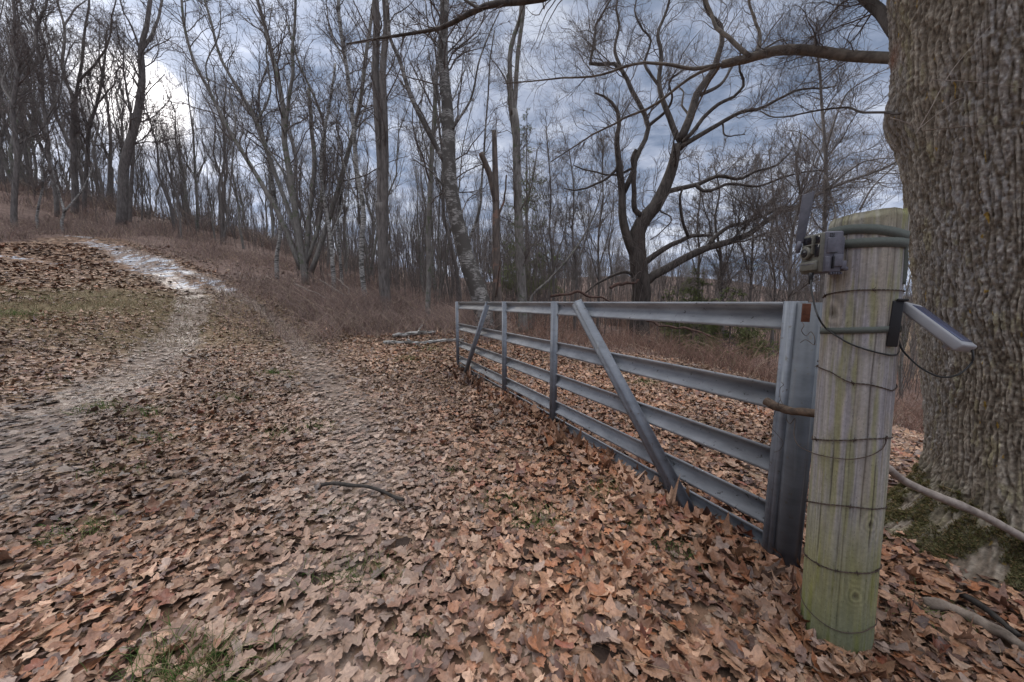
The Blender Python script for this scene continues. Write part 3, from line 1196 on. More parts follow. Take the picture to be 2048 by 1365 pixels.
def make_post():
    nt, nz = 420, 560
    th = np.linspace(0, 2 * np.pi, nt, endpoint=False)
    zz = np.linspace(-.2, 1.6, nz)
    TH, ZZ = np.meshgrid(th, zz)
    c, r = post_axis(ZZ)
    q = np.stack([np.cos(TH) * 2.2, np.sin(TH) * 2.2, ZZ * 1.3], -1)
    und = fbm(q, 3) - .5
    grain = fbm(np.stack([TH * 26 + 3 * fbm(q * .8, 2), ZZ * 3.4, TH * 0], -1), 4)
    crack = np.zeros_like(TH)
    rng = np.random.default_rng(8)
    for i in range(46):
        t0 = rng.uniform(0, 2 * np.pi)
        z0, ln = rng.uniform(-.1, 1.5), rng.uniform(.15, 1.0)
        wd = rng.uniform(.007, .022)
        wig = .05 * (vnoise(np.stack([ZZ * 5, ZZ * 0 + i, ZZ * 0], -1)) - .5)
        d = np.angle(np.exp(1j * (TH - t0 - wig)))
        e = sm(ZZ, z0, z0 + .08) * (1 - sm(ZZ, z0 + ln - .1, z0 + ln))
        crack = np.maximum(crack, np.exp(-(d / wd) ** 2) * e * rng.uniform(.4, 1))
    # knots facing the camera side: found by ray to the cylinder
    knot = np.zeros_like(TH)
    ring = np.zeros_like(TH)
    for (px, py, s) in ((1664, 628, .036), (1741, 1052, .022), (1711, 1196, .020)):
        p = on_post(px, py)
        a, _ = post_axis(p[2])
        t0 = math.atan2(p[1] - a[1], p[0] - a[0])
        dx = np.angle(np.exp(1j * (TH - t0))) * PR0
        dz = ZZ - p[2]
        up = np.where(dz > 0, .55, .9)
        rr = np.hypot(dx, dz * up)
        rr = rr * (1 + .75 * (fbm(np.stack([dx * 28 + px, dz * 16, dx * 0], -1), 3) - .5))
        knot = np.maximum(knot, np.exp(-(rr / (s * .30)) ** 2))
        ring = ring + np.exp(-(rr / (s * 1.7)) ** 2) * np.sin(rr / s * 9 + 2.5 * fbm(np.stack([dx * 30, dz * 12, dx * 0 + 5], -1), 3)) * .6
    R = r + und * .006 + (grain - .5) * .0038 - crack * .0035 - knot * .004 + ring * .0006
    topf = sm(ZZ, 1.575, 1.6)
    R = R - topf * .006 * (1 + 2 * (fbm(np.stack([TH * 5, ZZ * 0, ZZ * 0 + 7], -1), 2) - .5))
    ztop = ZZ + topf * .012 * (fbm(np.stack([TH * 2.2, ZZ * 0, ZZ * 0 + 3], -1), 2) - .5) + sm(ZZ, 1.45, 1.6) * np.cos(TH - 5.6) * .006
    X = c[..., 0] + R * np.cos(TH)
    Y = c[..., 1] + R * np.sin(TH)
    Vv = np.stack([X, Y, ztop], -1).reshape(-1, 3)
    idx = np.arange(nt * nz).reshape(nz, nt)
    nx = np.roll(idx, -1, 1)
    Fq = np.stack([idx[:-1], nx[:-1], nx[1:], idx[1:]], -1).reshape(-1, 4)
    # weathered colours of the wood itself
    base = np.array((.285, .27, .258))
    warm = np.array((.262, .238, .205))
    lil = np.array((.255, .245, .265))
    w1 = sm(fbm(np.stack([np.cos(TH) * 3.2, np.sin(TH) * 3.2, ZZ * 4.5 + 4], -1), 4), .38, .66)[..., None]
    w2 = sm(fbm(np.stack([np.cos(TH) * 5, np.sin(TH) * 5, ZZ * 4 + 9], -1), 4), .46, .66)[..., None]
    col = base * (1 - w1) + warm * w1
    col = col * (1 - w2 * .7) + lil * w2 * .7
    col = col * (.66 + .68 * grain[..., None]) * (.82 + .36 * fbm(np.stack([TH * 8, ZZ * 16, TH * 0 + 2], -1), 4))[..., None]
    # algae: streaks down the sides, dense at the foot and near the top
    an = fbm(np.stack([np.cos(TH) * 4.5, np.sin(TH) * 4.5, ZZ * 3.2], -1), 5)
    al = sm(an, .50, .70) * .6
    foot = 1 - sm(ZZ + (an - .5) * .9, .18, .75)
    al = np.clip(al + foot * .68 + sm(ZZ, 1.50, 1.6) * .35, 0, .92)[..., None]
    alg = np.array((.20, .20, .065)) * (.65 + .7 * fbm(np.stack([TH * 9, ZZ * 14, TH * 0], -1), 3))[..., None]
    gd = (1 - sm(ZZ + (an - .5) * .3, .02, .25))[..., None]
    alg = alg * (1 - gd) + np.array((.12, .14, .04)) * gd
    col = col * (1 - al) + alg * al
    spk = (vnoise(np.stack([TH * 60, ZZ * 190, TH * 0], -1)) > .93)[..., None] * .45
    col = col * (1 - spk)
    k = np.clip(crack * .8 + knot * .8, 0, 1)[..., None]
    col = col * (1 - k) + np.array((.05, .04, .03)) * k
    col = col * (1 + .38 * np.clip(ring, -1, 1)[..., None])
    build('post_body', [(Vv - PB, Fq)], M_POST, post, colors={'col': np.clip(col, .01, .8).reshape(-1, 3)})
    # sawn top
    last = Vv.reshape(nz, nt, 3)[-1]
    rings_ = []
    ce = last.mean(0)
    for f in (1.0, .8, .6, .4, .2, .02):
        pnt = ce + (last - ce) * f
        pnt[:, 2] += .004 * (1 - f)
        rings_.append(pnt)
    Vt = np.concatenate(rings_)
    idx = np.arange(6 * nt).reshape(6, nt)
    nx = np.roll(idx, -1, 1)
    Ft = np.stack([idx[:-1], nx[:-1], nx[1:], idx[1:]], -1).reshape(-1, 4)
    rr = np.repeat(np.array((1, .8, .6, .4, .2, .02)), nt)
    ct = np.array([(.22, .20, .14)]) * (1 + .25 * np.sin(rr * 40))[:, None]
    build('sawn_top', [(Vt - PB, Ft)], M_POST, post, colors={'col': ct})


def on_post(px, py, extra=0.0):
    d = ray(px, py)
    o = np.array((0, 0, EYE))
    Ys = np.linspace(.9, 1.3, 800)
    pts = o + d[None] * Ys[:, None]
    c, r = post_axis(pts[:, 2])
    dist = np.hypot(pts[:, 0] - c[:, 0], pts[:, 1] - c[:, 1])
    hit = dist < r + extra
    if hit.any():
        return pts[np.argmax(hit)]
    i = np.argmin(dist)                      # beside the silhouette: snap on to it
    a, rr = post_axis(pts[i, 2])
    v = pts[i] - a
    v[2] = 0
    return a + unit(v) * (rr + extra)


make_post()


def wrap_line(pix, extra=.003, close=True, sag=0.0, seed=0, dz=0.0):
    """a line laid on the post through photo pixels, carried on round its back"""
    pts = [on_post(px, py, extra) for px, py in pix]
    ang, zs = [], []
    for p in pts:
        a, _ = post_axis(p[2])
        ang.append(math.atan2(p[1] - a[1], p[0] - a[0]))
        zs.append(p[2])
    ang = np.unwrap(ang)
    S = 40
    s = np.linspace(0, 1, S)
    A = np.interp(s, np.linspace(0, 1, len(ang)), ang)
    Z = resample(np.stack([np.linspace(0, 1, len(zs)), zs], 1), S)[:, 1]
    if close:
        dirn = 1 if ang[-1] > ang[0] else -1
        rest = 2 * np.pi - abs(ang[-1] - ang[0])
        B = np.linspace(0, 1, 40)[1:]
        A = np.concatenate([A, A[-1] + dirn * rest * B])
        Z = np.concatenate([Z, Z[-1] + (Z[0] + dz - Z[-1]) * B])
    c, r = post_axis(Z)
    return np.stack([c[:, 0] + (r + extra) * np.cos(A), c[:, 1] + (r + extra) * np.sin(A), Z], 1)


def barbed(name, pix, label, barbs, r=.0016, extra=.003, dz=0.0):
    L = wrap_line(pix, extra, dz=dz)
    o0 = L[0].copy()
    root = empty(name, tuple(o0))
    tag(root, label, 'wire', 'wires wound round the wooden post')
    n = len(L)
    C = resample(L, 240, False)
    tg = unit(np.gradient(C, axis=0))
    u = np.cross(tg, UP)
    ph = np.linspace(0, 2 * np.pi * 26, 240)
    strands = []
    for k in (0, np.pi):
        strands.append(C + (u * np.cos(ph + k)[:, None] + UP * np.sin(ph + k)[:, None]) * r * .8 - o0)
    V1, F1 = tubes(np.array(strands), np.full((2, 240), r * .8), 5)
    strand_o = build('strand', [(V1, F1)], M_WIRE, root)
    rng = np.random.default_rng(int(pix[0][1]))
    for b in barbs:
        p = on_post(*b, extra)
        i = np.argmin(np.linalg.norm(C - p, axis=1))
        c = C[i] - o0
        parts = []
        for s_ in range(2):
            d = unit(rng.normal(size=3) * .5 + UP * (1.2 if s_ else .4) + u[i] * .3)
            parts.append(tubes(np.array([[c - d * .011, c, c + d * .011]]), np.array([[.0006, .0015, .0006]]), 5))
        hx = np.linspace(0, 4 * np.pi, 20)
        coil = c + np.outer(np.linspace(-.005, .005, 20), tg[i]) + (u[i][None] * np.cos(hx)[:, None] + UP[None] * np.sin(hx)[:, None]) * .0032
        parts.append(tubes(coil[None], np.full((1, 20), .001), 4))
        build('barb', parts, M_WIRE, strand_o)


barbed('barbed_wire', [(1632, 596), (1652, 590), (1700, 582), (1748, 580), (1802, 581)], 'topmost twisted barbed wire on the wooden post, just under the trail camera', [(1748, 577), (1650, 590)])
barbed('barbed_wire', [(1627, 732), (1660, 744), (1700, 765), (1740, 770), (1784, 782)], 'barbed wire slanting down across the post below the lower strap', [(1705, 766), (1630, 734)], dz=.02)
barbed('barbed_wire', [(1617, 877), (1645, 880), (1700, 881), (1740, 878), (1776, 876)], 'straight barbed wire round the post level with the stub of branch', [(1632, 879), (1708, 880), (1772, 877)])
barbed('barbed_wire', [(1608, 1001), (1640, 1007), (1700, 1013), (1763, 1017)], 'taut barbed wire round the post above the oval knot', [(1611, 1002), (1700, 1013)])
barbed('barbed_wire', [(1598, 1099), (1625, 1122), (1665, 1140), (1710, 1146), (1758, 1139)], 'drooping barbed wire round the greenish lower part of the post', [(1612, 1114), (1635, 1128), (1672, 1141), (1715, 1147), (1754, 1140)])


def plain_wire(pts, r, label, name='loose_wire', k=6, S=60):
    pts = np.array(pts)
    o = build(name, [(lambda a: (a[0] - pts[0], a[1]))(tube1(pts, r, k, S))], M_WIRE)
    o.location = tuple(pts[0])
    tag(o, label, 'wire', 'wires wound round the wooden post')


L = wrap_line([(1596, 1180), (1604, 1200), (1635, 1238), (1675, 1262), (1715, 1266), (1742, 1256)], .003)
plain_wire(L, .0016, 'lowest plain wire loop sagging round the mossy foot of the wooden post', S=160)
pp = [P(1572, 838, 1.56), P(1580, 848, 1.52), P(1590, 838, 1.5), P(1588, 870, 1.42), P(1598, 892, 1.34)] + list(wrap_line([(1622, 905), (1660, 915), (1700, 919), (1740, 912), (1768, 895), (1775, 872)], .006, False)[::3])
plain_wire(pp, .0017, 'loose rusty wire looping from the gate end across the front of the post', S=120)
pp = [P(1605, 645, 1.47), P(1608, 652, 1.45), P(1603, 662, 1.45), P(1612, 672, 1.45), P(1622, 664, 1.45), P(1629, 675, 1.4), P(1628, 690, 1.4), P(1612, 680, 1.45), P(1600, 686, 1.46)]
plain_wire(pp, .0013, 'tangle of thin wire hanging under the rusty plate on the steel post')
pp = [P(1562, 764, 1.6), P(1567, 770, 1.55), P(1560, 778, 1.58), P(1561, 800, 1.56), P(1568, 812, 1.52), P(1562, 815, 1.52), P(1556, 806, 1.56)]
plain_wire(pp, .0012, 'small bent tie wire at the gate end of the second rail')
pp = [P(1560, 800, 1.55), P(1548, 830, 1.58), P(1540, 850, 1.6), P(1555, 870, 1.58), P(1566, 885, 1.55), P(1560, 900, 1.55), P(1548, 905, 1.56)]
plain_wire(pp, .0011, 'thin curly wire dangling in front of the third rail near the post')


# webbing straps
def strap(pix, label, w=.031, extra=.0025, close=True, dz=0.0):
    L = wrap_line(pix, extra, close, dz=dz)
    L = resample(L, 120, False)
    c, r = post_axis(L[:, 2])
    nrm = L - c
    nrm[:, 2] = 0
    nrm = unit(nrm)
    th = .0012
    rg = np.stack([L - UP * w / 2, L + UP * w / 2, L + UP * w / 2 + nrm * th, L - UP * w / 2 + nrm * th], 1)
    S = len(L)
    idx = np.arange(S * 4).reshape(S, 4)
    nx = np.roll(idx, -1, 1)
    Fq = np.stack([idx[:-1], nx[:-1], nx[1:], idx[1:]], -1).reshape(-1, 4)
    o = build('webbing_strap', [(rg.reshape(-1, 3) - L[0], Fq)], M_STRAP, smooth=False)
    o.location = tuple(L[0])
    tag(o, label, 'strap', 'straps round the wooden post')


strap([(1660, 466), (1700, 459), (1750, 459), (1790, 465), (1812, 472)], 'upper olive webbing strap arching round the head of the wooden post')
strap([(1660, 494), (1700, 488), (1750, 485), (1812, 487)], 'olive webbing strap just below the top one, level with the trail camera')
strap([(1632, 662), (1680, 662), (1730, 661), (1790, 658)], 'lower olive strap round the post holding the solar panel bracket', .022)
L = [P(1805, 480, 1.15), P(1809, 510, 1.15), P(1807, 540, 1.15), P(1804, 569, 1.15)]
C = resample(L, 14)
sd = unit(np.array((.78, -.62, 0)))
rg = np.stack([C - sd * .009, C + sd * .009, C + sd * .009 + np.array((.002, .0022, 0)), C - sd * .009 + np.array((.002, .0022, 0))], 1)
idx = np.arange(14 * 4).reshape(14, 4)
nx = np.roll(idx, -1, 1)
Fq = np.concatenate([np.stack([idx[:-1], nx[:-1], nx[1:], idx[1:]], -1).reshape(-1, 4), [idx[0][::-1], idx[-1]]])
o = build('strap_tail', [(rg.reshape(-1, 3) - C[0], Fq)], M_STRAP, smooth=False)
o.location = tuple(C[0])
tag(o, 'loose end of olive strap hanging down the side of the post near the trunk', 'strap')

# ------------------------------------------------------------------ trail camera
cn = unit(np.array((-.93, .10, -.02)))                      # where its lens looks
ct = unit(np.cross(UP, cn))                                   # along its width
cu = np.cross(cn, ct)
cc0 = P(1641, 508, 1.235)                                    # centre of the body
# local: x = width (ct), y = out of the face (cn), z = up
MC = frame(np.zeros(3), ct, cn, cu)
tcam = empty('trail_camera', tuple(cc0))
tag(tcam, 'small grey trail camera with blade antenna strapped to the wooden post', 'trail camera')


def cb(name, cx, cy, cz, sx, sy, sz, bev, mat, parent=None):
    return build(name, [xf(box(cx, cy, cz, sx, sy, sz, bev), MC)], mat, parent or tcam, smooth=False)


W_, D_, H_ = .098, .070, .138
body = cb('housing', 0, -.006, 0, W_, D_ - .012, H_, .006, M_CAMB)
# side face reliefs (the side towards the viewer)
sgn = 1 if (ct @ -cc0) > 0 else -1
sx_ = sgn * W_ / 2
build('housing_ribs', [xf(box(sx_, .004, .022, .008, .026, .052, .002), MC), xf(box(sx_, -.020, -.030, .010, .030, .040, .002), MC), xf(box(sx_, .012, -.040, .006, .016, .050, .002), MC),
                       xf(box(sx_, -.038, -.045, .012, .014, .028, .002), MC)], M_CAMB, tcam, smooth=False)
build('latch', [xf(box(sx_ + sgn * .002, -.004, -.036, .010, .005, .040, .001), MC)], M_BLACK, tcam, smooth=False)
build('side_slot', [xf(box(sx_ + sgn * .004, -.004, -.003, .002, .020, .0025, .0), MC)], M_BLACK, tcam, smooth=False)
rb = [xf(box(sgn * (W_ / 2 - .006), -.036 + i * .008, -H_ / 2 - .003, .012, .004, .008, .0005), MC) for i in range(5)]
build('hinge', rb + [xf(tubes(np.array([[(sgn * (W_ / 2 - .014), -.046, -.058), (sgn * (W_ / 2 + .004), -.046, -.058)]]), np.array([[.007, .007]]), 12, True)[:1] + (tubes(np.array([[(sgn * (W_ / 2 - .014), -.046, -.058), (sgn * (W_ / 2 + .004), -.046, -.058)]]), np.array([[.007, .007]]), 12, True)[1],), MC)], M_CAMB, tcam, smooth=False)
# face: recessed window band with dividers, lens, sensor
face = cb('face_plate', 0, D_ / 2 - .010, 0, W_ - .006, .014, H_ - .004, .005, M_CAMF)
cb('window_recess', -.012, D_ / 2 - .002, .046, .044, .003, .026, .001, M_LENS)
cb('window_recess', .030, D_ / 2 - .002, .046, .018, .003, .026, .001, M_LENS)
cb('window_recess', .030, D_ / 2 - .002, .008, .018, .003, .042, .001, M_LENS)
cb('divider', .014, D_ / 2 + .001, .030, .007, .008, .066, .002, M_CAMF)
cb('divider', -.006, D_ / 2 + .001, .029, .050, .008, .006, .002, M_CAMF)
for rr_, y0, y1, mt, nm in ((.022, .0, .014, M_CAMF, 'lens_ring'), (.015, .004, .016, M_BLACK, 'lens_barrel'), (.009, .010, .0175, M_LENS, 'lens')):
    a = np.array([[(-.012, D_ / 2 - .004 + y0, .004), (-.012, D_ / 2 - .004 + y1 * .92, .004), (-.012, D_ / 2 - .004 + y1, .004)]])
    build(nm, [xf(tubes(a, np.array([[rr_, rr_, rr_ * .86]]), 28, True), MC)], mt, tcam, smooth=False)
cb('sensor_cover', 0, D_ / 2 + .001, -.043, W_ - .022, .010, .034, .004, M_CAMF)
cb('sensor_cover', 0, D_ / 2 + .003, -.036, W_ - .030, .008, .003, .001, M_CAMB)
# speaker holes and side dots
for i in range(3):
    for j in range(3):
        c = (sx_ + sgn * .001, -.002 + i * .0055, .050 + j * .0055)
        a = np.array([[c, (c[0] + sgn * .0015, c[1], c[2])]])
        if i == 0 and j == 0:
            hp = []
        hp.append(xf(tubes(a, np.array([[.0016, .0016]]), 6, True), MC))
build('speaker_holes', hp, M_BLACK, tcam, smooth=False)
# mount between housing and post
cb('mount_plate', 0, -.044, .006, .060, .020, .090, .003, M_CAMB)
# antenna blade
ab, at_ = P(1599, 487, 1.285), P(1617, 387, 1.30)
ax = unit(at_ - ab)
fv = unit(np.cross(ax, unit(ray(1605, 440))))
fv = unit(fv + .35 * unit(ray(1605, 440)))
dv = unit(np.cross(ax, fv))
lenA = np.linalg.norm(at_ - ab)
pv, pf_ = box(0, 0, lenA / 2, .030, .008, lenA, .003)
pv = np.array(pv)
pv[:, 0] += 0.0
pv[:, 0] *= (.85 + .35 * pv[:, 2] / lenA)
# slanted head
pv[:, 2] += np.where(pv[:, 2] > lenA * .9, -pv[:, 0] * .35, 0)
build('antenna', [xf((pv, pf_), frame(ab - cc0, fv, dv, ax))], M_ANT, tcam, smooth=False)
jb = ab - cc0
build('antenna_joint', [tubes(np.array([[jb - ax * .035, jb - ax * .01, jb + ax * .006]]), np.array([[.006, .008, .007]]), 14, True)], M_CAMB, tcam)
pc_ = P(1622, 553, 1.22) - cc0
build('cable_plug', [tubes(np.array([[pc_ + UP * .012, pc_, pc_ - UP * .018, pc_ - UP * .028]]), np.array([[.007, .007, .006, .003]]), 12, True)], M_BLACK, tcam)


def cable(pts, label, r=.0028):
    pts = np.array(pts)
    vv, ff = tube1(pts, r, 10, 90)
    o = build('power_cable', [(vv - pts[0], ff)], M_CABLE)
    o.location = tuple(pts[0])
    tag(o, label, 'cable')


cable([P(1622, 556, 1.22), P(1623, 580, 1.20), P(1630, 615, 1.17), P(1640, 641, 1.15)] + list(wrap_line([(1650, 655), (1665, 667), (1700, 688), (1745, 703), (1770, 709)], .007, False)[::3]) + [P(1784, 711, 1.13), P(1795, 708, 1.15), P(1797, 696, 1.17)],
      'black cable running from the trail camera down across the front of the post')
cable([P(1797, 680, 1.17), P(1806, 702, 1.15), P(1840, 735, 1.10), P(1880, 754, 1.06), P(1915, 750, 1.04), P(1942, 728, 1.04), P(1946, 712, 1.04), P(1944, 698, 1.05)],
      'black cable hanging in a loop from the bracket up to the solar panel')

kids = {}
for ch in tcam.children:
    kids.setdefault(ch.name.split('.')[0], []).append(ch)
for par, subs in (('housing', ('housing_ribs', 'latch', 'side_slot', 'hinge', 'speaker_holes')), ('face_plate', ('window_recess', 'divider', 'lens_ring', 'sensor_cover', 'lens_barrel', 'lens'))):
    for nm in subs:
        for ch in kids.get(nm, []):
            ch.parent = kids[par][0]
# ------------------------------------------------------------------ solar panel
a0, a1 = P(1800, 610, 1.150), P(1918, 698, 1.015)              # near long edge, lower corners
pdir = unit(a1 - a0)
pw = unit(np.array((.76, .55, .10)))
pw = unit(pw - (pw @ pdir) * pdir)
pnm = np.cross(pdir, pw)
if pnm[2] < 0:
    pnm = -pnm
PLn = np.linalg.norm(a1 - a0)
PWd = .105
so0 = (a0 + a1) / 2 + pw * PWd / 2
panel = empty('solar_panel', tuple(so0))
tag(panel, 'small slanting solar panel in a pale frame, held out from the wooden post', 'solar panel')
MP = frame(np.zeros(3), pdir, pw, pnm)
pframe = build('panel_frame', [xf(box(0, 0, .002, PLn, PWd, .030, .006), MP)], M_PANELF, panel, smooth=False)
build('solar_cells', [xf(box(0, 0, .0175, PLn - .036, PWd - .022, .003, .0005), MP)], M_CELL, pframe, smooth=False)
build('cable_socket', [xf(tubes(np.array([[(PLn / 2 - .03, -.02, -.004), (PLn / 2 - .024, -.02, -.026)]]), np.array([[.012, .009]]), 12, True), MP)], M_PANELF, pframe)
b0, b1 = on_post(1797, 602, .009), on_post(1783, 694, .009)
bx = unit(b0 - b1)
bs_ = unit(np.array((.72, -.69, 0)))
bs_ = unit(bs_ - (bs_ @ bx) * bx)
bl = np.linalg.norm(b0 - b1)
build('bracket', [xf(box(0, 0, 0, .026, .012, bl, .003), frame((b0 + b1) / 2 - so0, bs_, np.cross(bx, bs_), bx)),
                  xf(box(0, 0, 0, .026, .040, .008, .002), frame(b0 - so0 + UP * .002 + np.array((.012, 0, 0)), bs_, np.cross(bx, bs_), bx))], M_BLACK, panel, smooth=False)

# ------------------------------------------------------------------ sticks and logs
M_DARKST2 = bark_mat('brown broken branch bark', (.035, .026, .02), (.15, .105, .075), scale=(26, 26, 26), bd=.005)
def stick(name, pts, r, mat, label, cat='branch', k=14, wob=.004, seed=1, taper=.75, S=40, group=None, side=()):
    pts = np.array(pts)
    o0 = pts[0].copy()
    vv, ff = tube1(pts, r, k, S, wob, seed, taper)
    # knobbly surface
    nn = fbm(vv * 28, 3) - .5
    parts = [(vv + (nn[:, None] * r * .35) * np.array((.6, .6, 1)) - o0, ff)]
    for q, rr in side:
        q = np.array(q)
        v2, f2 = tube1(q, rr, 8, 20, wob * .6, seed + 3, .4)
        parts.append((v2 - o0, f2))
    o = build(name, parts, mat)
    o.location = tuple(o0)
    tag(o, label, cat, group)


stick('branch_stub', [P(1534, 802, 1.62), P(1560, 815, 1.56), P(1590, 823, 1.50), P(1640, 827, 1.43), P(1690, 832, 1.42)], .022, M_DARKST2, 'short thick dead branch wedged between the gate end and the wooden post', wob=.006, seed=4, k=16)
stick('pole', [P(1755, 925, 1.42), P(1800, 955, 1.50), P(1850, 982, 1.48), P(1950, 1025, 1.46), P(2048, 1075, 1.42), P(2180, 1140, 1.36)], .0165, M_PALESTICK, 'long pale bare pole leaning from behind the wooden post past the mossy trunk foot', 'pole', wob=.002, seed=6, taper=1.0, S=60)


def gl(px, py, dz=.03):
    p = groundpt(px, py)
    p[2] += dz
    return p


stick('fallen_branch', [gl(1845, 1215), gl(1900, 1232, .035), gl(1980, 1272, .035), gl(2060, 1322), gl(2150, 1370)], .022, M_STICK, 'thick rotting branch lying in leaves at the foot of the big trunk', seed=9, k=16)
stick('wood_strip', [gl(1915, 1203, .04), gl(1960, 1235, .05), gl(2034, 1292, .045)], .013, M_DARKSTICK, 'flat dark strip of wood lying above the rotting branch near the trunk', seed=12, wob=.001)
stick('fallen_stick', [gl(643, 985, .07), gl(700, 993, .08), gl(752, 1000, .075), gl(806, 1016, .05)], .0135, M_DARKSTICK, 'short dark wet stick lying alone on the leaves of the track', seed=14, k=14, wob=.006,
      side=(([gl(790, 1010, .04), gl(800, 1025, .04), gl(812, 1034, .03)], .004),))
stick('birch_log', [gl(786, 677, .08), gl(830, 674, .10), gl(872, 672, .10)], .055, M_BIRCHW, 'upper of two white birch logs lying in the leaves beyond the gate end', 'log', seed=16, wob=.015, group='birch logs on the ground', side=(([gl(815, 684, .06), gl(832, 692, .04), gl(848, 698, .03)], .025), ([gl(835, 672, .10), gl(846, 666, .25)], .018)))
stick('birch_log', [gl(768, 689, .04), gl(830, 690, .05), gl(880, 688, .07), gl(925, 686, .08)], .05, M_BIRCHW, 'lower longer white birch log whose end reaches the gate', 'log', seed=18, wob=.02, group='birch logs on the ground')
stick('fallen_branch', [P(1102, 592, 12.5), P(1130, 588, 12.4), P(1160, 585, 12.4), P(1185, 595, 12.3), P(1240, 602, 12.2)], .045, M_DRED, 'reddish peeled dead branch propped in the brush left of the spreading oak', seed=20, wob=.03)
stick('fallen_branch', [P(1222, 575, 13), P(1240, 568, 13), P(1262, 566, 13.2), P(1275, 563, 13.4)], .06, M_DRED, 'short reddish dead limb leaning against the left of the oak trunk', seed=22, wob=.03)
stick('fallen_branch', [P(1290, 640, 11), P(1330, 652, 10.8), P(1360, 655, 10.6), P(1420, 672, 10)], .035, M_DRED, 'dead branch lying in the brush seen under the top rail', seed=24, wob=.03)
for i, q in enumerate(([(588, 568), (622, 582), (662, 600)], [(640, 560), (665, 575), (690, 590)], [(655, 548), (690, 570), (700, 592)])):
    stick('fallen_branch', [P(x, y, 11.5 - i * .2) for x, y in q], .012, M_PALESTICK, ('thin pale dead branch slanting down the brush, lowest of three by the birch clump', 'thin pale dead branch slanting through the brush, middle of three by the birch clump', 'thin pale dead branch slanting through the brush, highest of three by the birch clump')[i], seed=30 + i, wob=.02)


def weed(pts, r, label, seed, mat=None, side=()):
    stick('weed_stalk', pts, r, mat or M_PALESTICK, label, 'weed stalk', 6, .002, seed, .3, 20, 'dry stalks standing in the leaves', side)


def stalk(px, py, tx, ty, r, label, seed, lean=0.0, mat=None):
    b = gl(px, py, 0)
    weed([b, (b + P(tx, ty, b[1] + lean)) / 2 + np.array((.01, 0, 0)), P(tx, ty, b[1] + lean)], r, label, seed, mat)


stalk(1162, 1004, 1122, 915, .0018, 'thin straw stalk leaning over the leaves in front of the gate brace', 41)
stalk(1012, 865, 1008, 790, .003, 'upright dry stalk standing by the second gate upright', 42, mat=M_STICK)
stalk(946, 848, 945, 795, .003, 'short dark stalk standing left of the second gate upright', 43, mat=M_STICK)
stalk(1005, 832, 1001, 800, .003, 'tiny dry stalk at the foot of the gate upright', 44, mat=M_STICK)
stalk(1800, 1290, 1832, 1160, .002, 'thin reddish stalk rising between wooden post and fallen branch', 45, mat=M_TWIGR)
stalk(1500, 850, 1515, 805, .0015, 'fine stalk behind the third rail near the post', 46)

# ------------------------------------------------------------------ the big trunk on the right
def tree_axis(z):
    z = np.asarray(z, float)
    return 2.875 - .17 * z + .006 * np.maximum(z - 3, 0) ** 2, 1.70 + .02 * z, .385 + .020 * z


